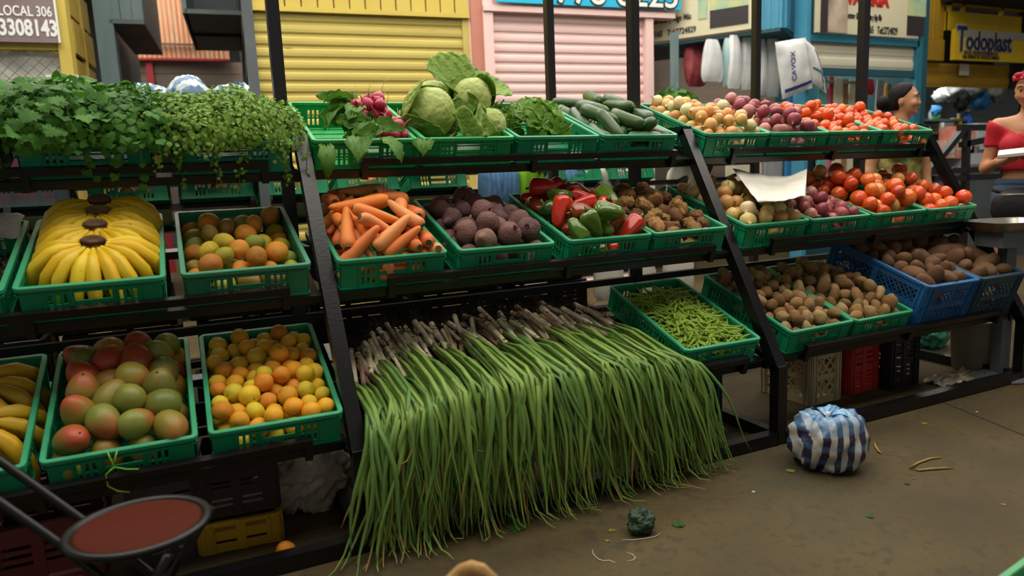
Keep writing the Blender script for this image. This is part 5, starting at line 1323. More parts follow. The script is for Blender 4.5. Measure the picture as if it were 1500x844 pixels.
# alley between the stalls
t = stall('market_stall', 'grey-blue stall front with an overhanging box in the alley')
s1 = sd+.15
def R_(px0, py0, px1, py1, s):
    xa_, _ = fl(px0, (py0+py1)/2, s); xb_, _ = fl(px1, (py0+py1)/2, s); _, za_ = fl((px0+px1)/2, py1, s); _, zb_ = fl((px0+px1)/2, py0, s); return xa_, xb_, za_, zb_
a, b, c, d_ = R_(143, 0, 170, 140, s1); fbox(MB(), a, b, 0, 5.1, s1, s1+.15).build('pillar', 'grey_blue', t)
fbox(MB(), a, b-.08, 0, 5.1, s1+.15, s1+2.5).build('side_wall', 'clap_grey', t)
a, b2, c, d_ = R_(165, -20, 208, 33, s1); 
for k in range(3): fbox(MB(), b-.03+(b2-b+.03)*k/3+.004, b-.03+(b2-b+.03)*(k+1)/3-.004, c, 5.1, s1+.02, s1+.04).build('box_panel', 'grey_blue', t)
fbox(MB(), b-.03, b2, c-.01, c+.03, s1+.0, s1+1.7).build('soffit', 'clap_grey', t); fbox(MB(), b2-.03, b2, c, 5.1, s1+.05, s1+1.7).build('box_side', 'grey_blue', t)
t = stall('market_stall', 'rust-orange corrugated stall closing the end of the alley')
s2 = 4.6; a, b, c, d_ = R_(176, 0, 332, 86, s2); n = 22
for k in range(n):
    u0, u1 = a+(b-a)*k/n, a+(b-a)*(k+1)/n; mb = MB(); rows = []
    for zz in (c, 5.2): rows.append([Vector((u0+(u1-u0)*q/6, s2-.02*math.sin(math.pi*q/6)-.02, zz)) for q in range(7)])
    mb.grid(rows); mb.build('corrugation', 'orange_sheet', t)
fbox(MB(), a, b, c-.03, c, s2-.05, s2+.03).build('edge_trim', 'red_paint', t)
for k in range(14):
    z1 = c-.03-k*.17; fbox(MB(), a-.2, b+.3, z1-.160, z1, s2+.05, s2+.08).build('board', 'wood_grey', t)
q = R_(214, 90, 224, 115, s2); fbox(MB(), q[0], q[1], .0, c, s2, s2+.05).build('red_post', 'red_paint', t)
a, b, c2, d_ = R_(205, 60, 292, 65, s2); fbox(MB(), a, b, c2-.02, c2, s2-.10, s2-.06).build('cross_rail', 'clap_grey', t)
t = stall('market_stall', 'dark grey clapboard stall side with a deep eave, right of the alley')
xw = fl(366, 60)[0]
for k in range(26):
    z0 = .1+k*.19; mb = MB(); fbox(mb, xw-.03-.008*(k % 2), xw-.0, z0, z0+.175, .02, 4.5); mb.build('clapboard', 'clap_grey', t)
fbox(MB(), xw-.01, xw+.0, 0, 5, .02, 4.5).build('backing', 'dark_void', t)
e0 = R_(285, 0, 300, 74, 3.0); xe0 = e0[0]; ze = e0[2]
fbox(MB(), xe0, xw, ze, ze+.04, 1.0, 3.0).build('eave_soffit', 'clap_grey', t); fbox(MB(), xe0-.02, xe0+.02, ze, 5.1, 1.0, 3.0).build('eave_fascia', 'grey_blue', t); fbox(MB(), xe0, xw, ze+.04, 5.1, 2.96, 3.0).build('eave_end', 'clap_grey', t)
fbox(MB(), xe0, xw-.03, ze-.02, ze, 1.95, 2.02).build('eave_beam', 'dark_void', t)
mb = MB(); 
mb.bar((xw-.02, 2.0, 0), (xw-.02, 2.0, 5), .05, .04, (0, 1, 0)).build('wall_post', 'clap_grey', t)
# ------------------------------------------------------------------ linen stall on the right
mat('teal', '#2a6f84', .5, col2='#205a6c', nscale=3, namt=.5); mat('teal_dark', '#1c4a55', .6); mat('sky_blue', '#4088a6', .5, col2='#327490', nscale=5, namt=.5); mat('cream', '#cfc9b4', .55, col2='#b5af9a', nscale=3, namt=.4); mat('sign_cream', '#c9c2a4', .55, col2='#b3ac90', nscale=2, namt=.4)
mat('sign_red', '#b0261f', .5); mat('ink', '#25211f', .6); mat('print_teal', '#4fa0a0', .6, col2='#d9c46a', nscale=5, namt=.9); mat('print_dark', '#2a2326', .6); mat('print_brown', '#5c4a40', .6, col2='#c9b9a0', nscale=4, namt=.9)
YR = at_depth(1265, 60, 7.4).y
def ry(px, py): p = at_y(px, py, YR); return p.x, p.z
t = thing('market_stall', 'teal-framed linen stall with a half-raised cream shutter', 'stall', (ry(1184, 50)[0], YR, 0)); ox = t.location.x
LX = lambda px, py=60: ry(px, py)[0]-ox
LZ = lambda px, py: ry(px, py)[1]
z_b = LZ(1265, 57); z_s = LZ(1265, 106)
x_l, x_r, x_e = LX(1180), LX(1341), LX(1351)
MB().span((x_l-.05, -.06, 0), (x_l, .1, 5.1)).build('corner_post', 'sky_blue', t); MB().span((x_r-.03, -.05, 0), (x_r+.06, .1, 5.1)).build('corner_post', 'teal', t); MB().span((x_r+.065, -.05, 0), (x_e+.03, .08, 5.1)).build('corner_post', 'teal_dark', t)
MB().span((x_l, -.05, z_b-.06), (x_r, .02, z_b)).build('lintel', 'teal', t)
shutter(t, x_l, x_r-.03, z_s+.03, z_b-.06, .125, 'cream', 0, .008); MB().span((x_l, -.03, z_s-.04), (x_r-.03, .02, z_s+.03)).build('bottom_bar', 'teal_dark', t)
MB().span((x_l-1.6, 2.0, 0), (x_r+.05, 2.05, 5)).build('back_wall', 'wood_grey', t); MB().span((x_r+.0, .1, 0), (x_r+.04, 2.0, 5)).build('side_wall', 'teal_dark', t)
sg = thing('shop_sign', 'cream linen shop sign facing right with red lettering and bed photos', 'sign', (ox, YR, 0))
MB().span((x_l+.05, -.075, z_b+.02), (x_r-.06, -.055, z_b+1.5)).build('board', 'sign_cream', sg)
def sgt(s, size, px, py, m, sx=1, off=0): return text(sg, s, size, LX(px, py), -.077, LZ(px, py), m, off=off, sx=sx)
sgt('VALERIA', .16, 1231, 7, 'sign_red', 1.0, .012); sgt('Venta Cobertores · Sábanas · Cortinas y Algo Más', .085, 1219, 28, 'ink', .36, .002); sgt('F165   Tel:2724829', .10, 1258, 50, 'ink', .62, .002)
MB().span((LX(1192), -.082, LZ(1200, 50)), (LX(1202), -.076, LZ(1200, -15))).build('print', 'print_dark', sg); MB().span((LX(1203), -.082, LZ(1215, 50)), (LX(1231), -.076, LZ(1215, -15))).build('print', 'print_brown', sg)
MB().span((LX(1318), -.082, LZ(1330, 54)), (LX(1342), -.076, LZ(1330, 26))).build('print', 'print_dark', sg); MB().span((LX(1318), -.082, LZ(1330, 26)), (LX(1344), -.076, LZ(1330, -15))).build('print', 'print_teal', sg)
# diagonal left sign of the same stall
P1 = at_depth(1104, 42, 7.1); ang = math.atan2(_f.y, _f.x)+math.radians(58)
D1 = Vector((math.cos(ang), math.sin(ang), 0)); N1 = Vector((-D1.y, D1.x, 0))
if N1.dot(P1-CAM) > 0: N1 = -N1                                        # N1 faces the viewer
sg = thing('shop_sign', 'cream linen shop sign set diagonally behind the pink stall', 'sign', (P1.x, P1.y, 0), (0, 0, math.atan2(-D1.y, -D1.x)))
def dl(px, py): p = on_plane(px, py, P1, N1)-P1; return p.dot(-D1), p.z+P1.z
zb1 = dl(1104, 42)[1]; L1 = dl(940, 66)[0]
MB().span((L1-.25, -.02, zb1), (0, .02, zb1+1.4)).build('board', 'sign_cream', sg)
def dgt(s, size, px, py, m, sx=1, off=0): x, z = dl(px, py); return text(sg, s, size, x, -.024, z, m, off=off, sx=sx)
dgt('VALERIA', .17, 905, 16, 'sign_red', .98, .013); dgt('Sábanas - Cortinas y Algo Más', .085, 928, 41, 'ink', .62, .002); dgt('F165   Tel:2724829', .085, 956, 56, 'ink', .72, .002)
for (a_, b_, c_, d2, m) in ((1041, 1097, 38, 12, 'print_dark'), (1041, 1097, 12, -30, 'print_teal'), (1024, 1037, 28, -30, 'print_teal')):
    xa_, za_ = dl(a_, (c_+d2)/2); xb_, _ = dl(b_, (c_+d2)/2); _, zz0 = dl((a_+b_)/2, c_); _, zz1 = dl((a_+b_)/2, d2); MB().span((xa_, -.028, zz0), (xb_, -.018, zz1)).build('print', m, sg)
aw = thing('awning', 'teal boxed awning under the diagonal linen sign', 'awning', (P1.x, P1.y, 0), (0, 0, math.atan2(-D1.y, -D1.x)))
MB().span((L1-.25, .02, zb1-.05), (.25, .95, zb1-.02)).build('soffit', 'teal_dark', aw); 
for k in range(7): MB().span((.02+.035*k, .02-.006*(k % 2), zb1-.02), (.055+.035*k, .06, zb1+1.4)).build('side_panel', 'sky_blue', aw)
MB().span((.265, .06, zb1-.02), (.30, .95, zb1+1.4)).build('side_panel', 'sky_blue', aw)
MB().bar((-1.0, .5, zb1-.10), (.25, .5, zb1-.10), .02, .02).build('hanging_rail', 'clap_grey', aw)
bp = at_depth(988, 110, 7.2); tag(MB().span((-.03, -.03, 0), (.03, .03, zb1)).build('stall_post', 'grey_blue', None, (bp.x, bp.y, 0)), 'grey-blue post of the linen stall left of the hanging pillows', 'post')
mat('pillow', '#dcdcda', .45, .5, col2='#9fa3a8', nscale=6, namt=.6, bump=.25, bscale=14); mat('pillow_teal', '#b5c6c6', .45, .5, col2='#6fa3a5', nscale=3, namt=.9); mat('print_blue', '#20357f', .5)
YB = 3.62; PG = 'bagged white pillows hanging from the linen stall'
for i, (a_, b_, c_, e_, lab, m) in enumerate(((1026, 1060, 58, 120, 'plump white bagged pillow, leftmost of the hanging row', 'pillow'), (1057, 1076, 56, 128, 'slim bagged pillow with a teal tint, second in the row', 'pillow_teal'), (1064, 1086, 52, 130, 'white bagged pillow, third in the hanging row', 'pillow'),
        (1083, 1106, 48, 132, 'white bagged pillow just left of the black post', 'pillow'), (1108, 1122, 58, 140, 'white bagged pillow partly behind the black post', 'pillow'), (1120, 1142, 50, 142, 'white bagged pillow right of the black post', 'pillow'))):
    hang_bag(lab, a_, b_, c_, e_, YB+.03*(i % 2), m, i, 'pillow', 'pillow', .010, PG, .05, .35)
def bigbag(label, quad, m, deco):
    t = thing('pillow', label, 'pillow', group=PG); pts = [at_y(x, y, YR-.12) for x, y in quad]; c = sum(pts, Vector())/4; t.location = c; q = [p-c for p in pts]
    f = lambda u, v, s: q[0].lerp(q[1], u).lerp(q[3].lerp(q[2], u), v)+Vector((0, s*.055*(math.sin(math.pi*u)*math.sin(math.pi*v))**.5+.008*nz((u*2, v*2, s), 3), 0))
    mb = MB(); mb.grid([[f(i/15, j/15, -1) for i in range(16)] for j in range(16)]); mb.grid([[f(i/15, j/15, 1) for i in range(16)] for j in range(16)]); mb.build('bag', m, t)
    for (u0, v0, u1, v1, dm, nm) in deco:
        mb = MB(); mb.grid([[f(u0+(u1-u0)*i/9, v0+(v1-v0)*j/5, -1)+Vector((0, -.004, 0)) for i in range(10)] for j in range(6)]); mb.build(nm, dm, t)
    return t, f
tb, fb = bigbag('large white pillow bag with blue vertical print and a blue band', [(1135, 62), (1180, 55), (1190, 128), (1146, 146)], 'pillow', [(.06, .84, .97, .90, 'print_blue', 'band')])
p = fb(.32, .74, -1); o = text(tb, 'CAVOX', .08, p.x, p.y-.012, p.z, 'print_blue', rz=0, sx=.9); o.matrix_local = Matrix.Translation((p.x+.03, p.y-.014, p.z))@Matrix.Rotation(math.pi/2, 4, 'X')@Matrix.Rotation(math.pi/2+.12, 4, 'Z')
bigbag('white pillow bag with a teal stripe and dark seam, rightmost in the row', [(1176, 55), (1194, 70), (1211, 137), (1190, 122)], 'pillow', [(.1, .62, .9, .67, 'teal', 'stripe'), (.62, .02, .70, .98, 'ink', 'seam')])
mat('red_pattern', '#7a1f28', .7, col2='#a8545a', nscale=14, namt=.8)
hang_bag('red patterned bedspread hanging in the dark of the linen stall', 1004, 1036, 66, 126, YB+.5, 'red_pattern', 3, 'bedspread', 'fabric', .02, None, .08)
mat('dark_fabric', '#1a1c22', .8); mat('tw_teal', '#5aa8a4', .8); mat('tw_pink', '#d06a8a', .8); mat('tw_red', '#b0282c', .8); mat('tw_cream', '#cfc8b0', .8, col2='#b5ad94', nscale=6, namt=.6); mat('tw_brown', '#8a6a48', .8); mat('tw_orange', '#c08a30', .8); mat('tw_grey', '#8f9496', .8); mat('tw_blue', '#2f78b0', .8)
CGp = 'cloths hanging in the linen stall'
for i, (a_, b_, c_, e_, m, lab) in enumerate(((1196, 1210, 112, 300, 'tw_teal', 'teal cloth hanging at the left of the linen stall'), (1203, 1216, 130, 290, 'tw_pink', 'pink cloth beside the teal one'), (1212, 1219, 112, 300, 'tw_red', 'narrow red cloth in the linen stall'), (1219, 1232, 114, 300, 'tw_cream', 'cream cloth right of the red one'),
        (1232, 1240, 116, 300, 'tw_brown', 'brown cloth between two cream ones'), (1240, 1256, 116, 300, 'tw_cream', 'cream cloth left of the black post'), (1268, 1280, 116, 139, 'tw_red', 'short red cloth right of the black post'), (1280, 1292, 118, 300, 'tw_grey', 'grey cloth in the linen stall'), (1296, 1306, 122, 160, 'tw_orange', 'orange cloth near the person in the floral top'),
        (1150, 1172, 140, 300, 'tw_blue', 'blue cloth behind the red onions'), (1118, 1148, 150, 300, 'tw_grey', 'dark grey cloth behind the top-shelf onions'), (1168, 1196, 150, 300, 'dark_fabric', 'dark cloth between blue and teal cloths'), (1062, 1116, 150, 300, 'tw_cream', 'pale cloth low behind the yellow onions'))):
    hang_bag(lab, a_, b_, c_, e_, YR+.25+.03*(i % 3), m, i, 'hanging_cloth', 'cloth', .012, CGp, .02)
MB().bar((LX(1196), .27, LZ(1196, 111)), (LX(1312), .27, LZ(1312, 118)), .03, .03).build('cloth_rail', 'steel', t)
lv = at_y(990, 140, 3.3)
herb('dark green leafy heap behind the yellow onions', 'leafy_greens', Matrix.Translation(lv+Vector((0, 0, -.05))), (0, 0, 0), (.20, .12, .13), 160, .05, LOB, 'celery_leaf', 0, 0, None, 31)
# ------------------------------------------------------------------ yellow plastics stall at the far right
YT_ = at_depth(1430, 60, 8.6).y
def ty(px, py): p = at_y(px, py, YT_); return p.x, p.z
t = thing('market_stall', 'yellow plastics stall with a boxed front at the far right', 'stall', (ty(1385, 90)[0], YT_, 0)); ox2 = t.location.x
TX = lambda px, py=60: ty(px, py)[0]-ox2
TZ = lambda px, py: ty(px, py)[1]
mat('hall_inner', '#56605f', .7, col2='#2c3233', nscale=3, namt=1.0); mat('yellow_box', '#c4a51c', .5, col2='#a88a18', nscale=2, namt=.5); mat('ochre', '#a07c1a', .55, col2='#7a5f18', nscale=3, namt=.6)
xa, xb = TX(1384), TX(1494); zs0, zs1 = TZ(1435, 92), TZ(1435, 48); ztop = TZ(1435, 5)
z_lo = zs1-.0
for k, (u0, u1) in enumerate(((0, .17), (.175, .68), (.685, 1))):
    MB().span((xa+(xb-xa)*u0, -.02, zs1), (xa+(xb-xa)*u1, .02, ztop-.12)).build('front_panel', 'yellow_box', t)
for u in (0, .17, .68): MB().span((xa+(xb-xa)*u, -.03, zs1), (xa+(xb-xa)*u+.05, .0, ztop)).build('batten', 'yellow_box', t)
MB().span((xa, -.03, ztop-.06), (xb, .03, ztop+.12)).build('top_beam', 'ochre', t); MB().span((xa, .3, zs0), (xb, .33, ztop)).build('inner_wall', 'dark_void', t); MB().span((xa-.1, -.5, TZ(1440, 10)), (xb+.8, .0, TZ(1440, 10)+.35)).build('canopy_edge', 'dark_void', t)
xs_, _ = ty(1352, 50)
for k in range(6): MB().span((TX(1346)+(xa-TX(1346))*k/6+.004, .02, TZ(1365, 56)), (TX(1346)+(xa-TX(1346))*(k+1)/6-.004, .06+.01*(k % 2), 5.1)).build('side_panel', 'ochre', t)
MB().span((TX(1346), .0, TZ(1365, 88)), (xa, .06, TZ(1365, 57))).build('side_panel', 'ochre', t)
z0 = TZ(1430, 120); shutter(t, TX(1348), xb+.6, z0, TZ(1430, 92), .14, 'ochre', .10, .01)
MB().span((TX(1352), .02, 0), (TX(1362), .1, z0+.1)).build('post', 'ochre', t); MB().span((xb-.02, -.05, 0), (xb+.08, .1, 5.1)).build('post', 'dark_void', t)
MB().span((TX(1340), 1.9, 0), (xb+1.5, 1.95, 5)).build('back_wall', 'hall_inner', t)
mat('shelf_board', '#8a7428', .6)
for py in (186, 165, 211): MB().span((TX(1365), .9, TZ(1420, py)-.03), (xb+.8, 1.5, TZ(1420, py))).build('shelf', 'shelf_board' if py != 165 else 'grey_blue', t)
sg = thing('shop_sign', 'yellow board sign with dark blue lettering on the plastics stall', 'sign', (ox2, YT_, 0)); mat('navy', '#20264a', .5); mat('sign_grey', '#8f8c80', .6)
sl = TX(1384, 70); MB().span((sl, -.12, zs0), (TX(1491, 70), -.07, zs1)).build('board', 'yellow_box', sg); MB().span((sl+.06, -.125, zs1-.09), (TX(1491, 70), -.115, zs1)).build('top_band', 'sign_grey', sg)
wS = TX(1489)-TX(1392); zl = TZ(1440, 77)
for off, m, yy in ((.022, 'sign_grey', -.122), (.006, 'navy', -.126)):
    text(sg, 'T', .40, sl+.02, yy, zl-.02, m, off=off, sx=.75); text(sg, 'odoplast', .30, sl+.19, yy, zl, m, off=off, sx=.83)
text(sg, 'ROLLOS Y BOLSAS PLASTICAS EN ALTA', .062, sl+.17, -.123, TZ(1440, 84), 'ink', sx=.58, off=.001); text(sg, 'BAJA DENSIDAD EN TODOS LOS TAMAÑOS', .062, sl+.15, -.123, TZ(1440, 90), 'ink', sx=.56, off=.001)
o = tag(MB().span((-.09, -.003, -.13), (.09, .003, 0)).build('paper_notice', 'paper_white', None, (ty(1419, 93)[0], YT_+.05, ty(1419, 93)[1])), 'small white paper notice hanging under the yellow sign', 'notice')
# goods in that stall
g = random.Random(8)
mat('jug_blue', '#2a5fb8', .3, .5); mat('silver_bag', '#8d9296', .3, .5, col2='#5c6165', nscale=6, namt=.8); mat('good_dark', '#1c2022', .6); mat('orange_pack', '#c84a20', .45, col2='#d9d4c8', nscale=4, namt=.8); mat('good_white', '#b5b9b8', .5); mat('good_teal', '#3a9a8a', .5); mat('good_green', '#4fa02c', .5)
YG = YT_+.95
def good(label, px, py, w, h, m, kind='bottle', y=YG, group='goods in the plastics stall'):
    p = at_y(px, py, y)
    if kind != 'bag' and y > YT_:
        p.z = min((TZ(1420, q) for q in (186, 165, 211)), key=lambda q: abs(q-p.z))+.001; p.x = min(max(p.x, ox2+TX(1365)+.12), ox2+xb+.66)
    if kind == 'bottle':
        tt = thing('bottle', label, 'bottle', p, group=group); MB().lathe([(w*.4, 0), (w*.5, h*.05), (w*.5, h*.55), (w*.2, h*.8), (w*.18, h*.9)], 14).build('body', m, tt); MB().lathe([(w*.2, h*.9), (w*.22, h), (w*.02, h)], 10).build('cap', 'white', tt)
    elif kind == 'bag': tag(blob((w/2, w*.3, h/2), int(px), .3, 2, flat=False, n=24, m=16).build('plastic_bag', m, None, p), label, 'bag', group)
    else:
        tt = thing('package', label, 'package', p, group=group); MB().span((-w/2, -.1, 0), (w/2, .1, h)).build('carton', m, tt); MB().span((-w*.35, -.104, h*.25), (w*.35, -.1, h*.7)).build('label_panel', 'good_white', tt)
for a_ in (('clear grey plastic bag hanging at left of the dark stall', 1395, 133, .34, .30, 'silver_bag', 'bag'), ('large clear plastic bag hanging in the middle of the stall', 1425, 130, .40, .26, 'silver_bag', 'bag'), ('clear plastic bag hanging behind the person in the red top', 1460, 134, .32, .3, 'silver_bag', 'bag'), ('dark blue bag hanging in the plastics stall', 1436, 148, .34, .26, 'tw_blue', 'bag'), ('black bag hanging in the plastics stall', 1408, 148, .28, .28, 'good_dark', 'bag'), ('pale bag on the upper left of the stall', 1378, 140, .26, .18, 'good_white', 'bag'),
           ('blue plastic jug standing on the ochre shelf', 1416, 186, .16, .30, 'jug_blue', 'bottle'), ('small yellow bottle left of the blue jug', 1403, 186, .10, .24, 'yellow_box', 'bottle'), ('blue bag at left of the stall', 1371, 163, .18, .16, 'tw_blue', 'bag'), ('bright green bag at left of the stall', 1372, 171, .14, .12, 'good_green', 'bag'), ('white bowl stack on the ochre shelf', 1380, 186, .22, .12, 'good_white', 'box'), ('teal pack behind the black rack', 1412, 204, .2, .14, 'good_teal', 'box'), ('white pack on the lower shelf', 1392, 205, .26, .12, 'good_white', 'box')):
    good(*a_)
for i, (px, py, w, h, m, lab) in enumerate(((1400, 232, .34, .36, 'orange_pack', 'orange and white soap pack stacked behind the black rack'), (1380, 232, .16, .20, 'orange_pack', 'small orange pack left of the soap packs'), (1430, 232, .30, .40, 'good_white', 'white and blue pack right of the soap packs'), (1415, 250, .5, .28, 'silver_bag', 'grey pack low behind the black rack'))):
    good(lab, px, py, w, h, m, 'box', YT_-.3, 'packs in front of the plastics stall')
tag(MB().span((-1.1, -.25, 0), (1.5, .3, at_y(1415, 251, YT_-.3).z-.005)).build('counter', 'clap_grey', None, (at_y(1415, 251, YT_-.3).x, YT_-.3, 0)), 'grey counter under the packs in front of the plastics stall', 'counter')
area('stall_fill_light', (ox2+.9, YT_+.9, 2.25), 1.6, .3, 22, (1, .95, .85)); area('stall_fill_light', (ox+.6, YR+1.0, 2.6), 1.4, .3, 25, (1, .95, .85))  # unseen fill lights, added to brighten the interiors of both stalls
ms_ = ['good_white', 'good_teal', 'silver_bag', 'tw_blue', 'orange_pack', 'good_dark', 'good_green', 'cream']
for i in range(22):
    px, py = 1366+(i % 11)*12.5, (186, 211)[i//11]
    good(f'{["white", "teal", "grey", "blue", "orange", "black", "green", "cream"][i*3 % 8]} item {ORD[i % 11]} from the left on the {["upper", "lower"][i//11]} shelf of the plastics stall', px, py, g.uniform(.10, .20), g.uniform(.10, .22), ms_[i*3 % 8], 'box' if i % 3 else 'bottle', YT_+1.25, 'small goods on the stall shelves')
# another black rack with crossed braces beyond
YX = at_depth(1420, 220, 5.6).y; q = at_y(1388, 238, YX)
rk = thing('display_rack', 'black rack with crossed braces beyond the right end of the shelves', 'rack', (q.x, YX, 0))
def xb_(a, b, w=.045): pa, pb = at_y(*a, YX), at_y(*b, YX); return MB().bar(pa-Vector((q.x, YX, 0)), pb-Vector((q.x, YX, 0)), w, w, (0, 1, 0))
for nm, a, b in (('brace', (1352, 262), (1412, 188)), ('top_rail', (1405, 187), (1475, 187)), ('post', (1416, 188), (1412, 330)), ('brace', (1408, 212), (1470, 200)), ('lower_rail', (1360, 252), (1478, 246)), ('post', (1470, 187), (1474, 330)), ('post', (1358, 255), (1362, 330)), ('lower_rail', (1365, 262), (1478, 258))):
    xb_(a, b).build(nm, 'rack_paint', rk)
for px in (1362, 1412, 1474):
    p = at_y(px, 328, YX); MB().span((p.x-q.x-.022, -.022, 0), (p.x-q.x+.022, .022, p.z)).build('leg', 'rack_paint', rk)
# weighing scale pan beside the right end of the rack
p = at_depth(1478, 332, 3.75); t = thing('weighing_scale', 'stainless steel scale pan on a grey stand at the right edge', 'scale', (p.x, p.y, 0), (0, 0, -.25)); zz = p.z
rows = []
for sx_, sy_, z_ in ((.20, .15, .03), (.205, .155, .034), (.195, .145, .03), (.165, .115, -.012), (.155, .105, -.014)):
    rows.append([Vector((sx_*math.copysign(abs(math.cos(a))**.35, math.cos(a)), sy_*math.copysign(abs(math.sin(a))**.35, math.sin(a)), zz+z_)) for a in [2*math.pi*k/40 for k in range(40)]])
mb = MB().grid(rows, close=True); mb.add(rows[-1], [tuple(range(40))]); o = mb.build('pan', 'steel', t); sm_ = o.modifiers.new('thickness', 'SOLIDIFY'); sm_.thickness = .003
MB().span((-.12, -.09, zz-.10), (.12, .09, zz-.018)).build('scale_body', 'clap_grey', t); MB().span((-.03, -.03, .02), (.03, .03, zz-.10)).build('stand', 'clap_grey', t); MB().lathe([(.16, 0), (.16, .015), (.05, .03)], 24).build('foot', 'clap_grey', t)
# enclosing walls so that the hall closes behind the stalls
mat('hall', '#3a3f40', .8)
struct('wall_back', MB().span((-8, 15, 0), (16, 15.2, 5.2)), 'hall'); struct('wall_right', MB().span((15.8, -5, 0), (16, 15, 5.2)), 'hall')
# ------------------------------------------------------------------ people: one blended surface per body
class SDF:
    def __init__(s, lo, hi, h):
        s.lo = np.array(lo, float); s.h = h; n = np.ceil((np.array(hi)-s.lo)/h).astype(int)+1; s.n = n
        s.F = np.full(n, 1.0, np.float32); s.ax = [s.lo[i]+h*np.arange(n[i], dtype=np.float32) for i in range(3)]
    def _box(s, lo, hi, pad):
        a = np.clip(np.floor((np.array(lo)-pad-s.lo)/s.h).astype(int), 0, s.n-1); b = np.clip(np.ceil((np.array(hi)+pad-s.lo)/s.h).astype(int)+1, 1, s.n)
        return tuple(slice(i, j) for i, j in zip(a, b))
    def _put(s, sl, d, k):
        A = s.F[sl]
        if k <= 0: s.F[sl] = np.minimum(A, d); return
        h = np.clip(.5+.5*(A-d)/k, 0, 1); s.F[sl] = A*(1-h)+d*h-k*h*(1-h)
    def cap(s, a, b, ra, rb, k=.03, sc=(1, 1, 1)):
        a = np.array(a, float); b = np.array(b, float); sc = np.array(sc, float); R = max(ra, rb)*max(sc)
        sl = s._box(np.minimum(a, b)-R, np.maximum(a, b)+R, .09); X, Y, Z = np.meshgrid(*[s.ax[i][sl[i]] for i in range(3)], indexing='ij')
        P = np.stack([X, Y, Z], -1); p = (P-a)/sc; ab = (b-a)/sc; t = np.clip((p@ab)/(ab@ab+1e-9), 0, 1)
        d = (np.sqrt(((p-t[..., None]*ab)**2).sum(-1))-(ra+(rb-ra)*t))*sc.min(); s._put(sl, d.astype(np.float32), k)
    def ell(s, c, r, k=.03, R=None):
        c = np.array(c, float); r = np.array(r, float); m = r.max(); sl = s._box(c-m, c+m, .09)
        X, Y, Z = np.meshgrid(*[s.ax[i][sl[i]] for i in range(3)], indexing='ij'); p = np.stack([X, Y, Z], -1)-c
        if R is not None: p = p@np.array(R)
        q = np.sqrt(((p/r)**2).sum(-1)); g = np.sqrt(((p/r**2)**2).sum(-1))+1e-9; s._put(sl, (q*(q-1)/g).astype(np.float32), k)
    def mesh(s, name, m, F=None):
        F = s.F if F is None else F; n = np.array(F.shape); C = [F[i:n[0]-1+i, j:n[1]-1+j, k:n[2]-1+k] for i in (0, 1) for j in (0, 1) for k in (0, 1)]
        neg = sum((c < 0).astype(int) for c in C); act = (neg > 0) & (neg < 8); idx = -np.ones(act.shape, int); ijk = np.argwhere(act); idx[act] = np.arange(len(ijk))
        acc = np.zeros((len(ijk), 3)); w = np.zeros(len(ijk)); co = [(i, j, k) for i in (0, 1) for j in (0, 1) for k in (0, 1)]
        V = np.stack([c[act] for c in C], 1)
        for e in range(8):
            for f in range(e+1, 8):
                df = np.array(co[f])-np.array(co[e])
                if abs(df).sum() != 1: continue
                a, b = V[:, e], V[:, f]; cr = (a < 0) != (b < 0); t = np.where(cr, a/(a-b+1e-12), 0)
                acc += np.where(cr[:, None], np.array(co[e])+t[:, None]*df, 0); w += cr
        P = s.lo+(ijk+acc/w[:, None])*s.h; Q = []
        for ax in range(3):
            o1, o2 = [(1, 2), (2, 0), (0, 1)][ax]; A = np.moveaxis(F, (ax, o1, o2), (0, 1, 2)); I = np.moveaxis(idx, (ax, o1, o2), (0, 1, 2))
            sg = (A[:-1] < 0) != (A[1:] < 0); a, b, c = np.where(sg[:, 1:-1, 1:-1]); b += 1; c += 1; fl_ = A[:-1][a, b, c] < 0
            q = np.stack([I[a, b-1, c-1], I[a, b, c-1], I[a, b, c], I[a, b-1, c]], 1); q[~fl_] = q[~fl_][:, ::-1]; Q.append(q)
        Q = np.concatenate(Q); Q = Q[(Q >= 0).all(1)]
        me = bpy.data.meshes.new(name); me.from_pydata(P.tolist(), [], Q.tolist()); me.materials.append(MATS[m]); me.polygons.foreach_set('use_smooth', [True]*len(me.polygons)); me.update(); return me
mat('skin_a', '#b07a58', .5, .35); mat('skin_b', '#b98562', .5, .35)
mat('hair', '#0d0908', .6, .15, bump=.4, bscale=60, stretch=(3, 3, .5)); mat('red_top', '#b01226', .75, col2='#8a0e1e', nscale=6, namt=.5); mat('red_band', '#b81a2a', .6, spot='#d8c8c0', spscale=60, spth=.68)
mat('denim', '#35465c', .8, col2='#56697f', nscale=7, namt=.6); mat('bag_black', '#101013', .55, bump=.2, bscale=40); mat('lip', '#8a3f3c', .45); mat('eye_white', '#cfc8c0', .3); mat('iris', '#1c120d', .2); mat('gold', '#b8924a', .3, .5, 1)
mat('floral', '#b8a05a', .8, col2='#3f6a3a', nscale=22, namt=1.0, spot='#b0382c', spscale=26, spth=.6); mat('notebook_paper', '#d5d2c6', .7); mat('notebook_cover', '#6a4a34', .6)
def rx(a): return np.array([[1, 0, 0], [0, math.cos(a), -math.sin(a)], [0, math.sin(a), math.cos(a)]])
def rz_(a): return np.array([[math.cos(a), -math.sin(a), 0], [math.sin(a), math.cos(a), 0], [0, 0, 1]])
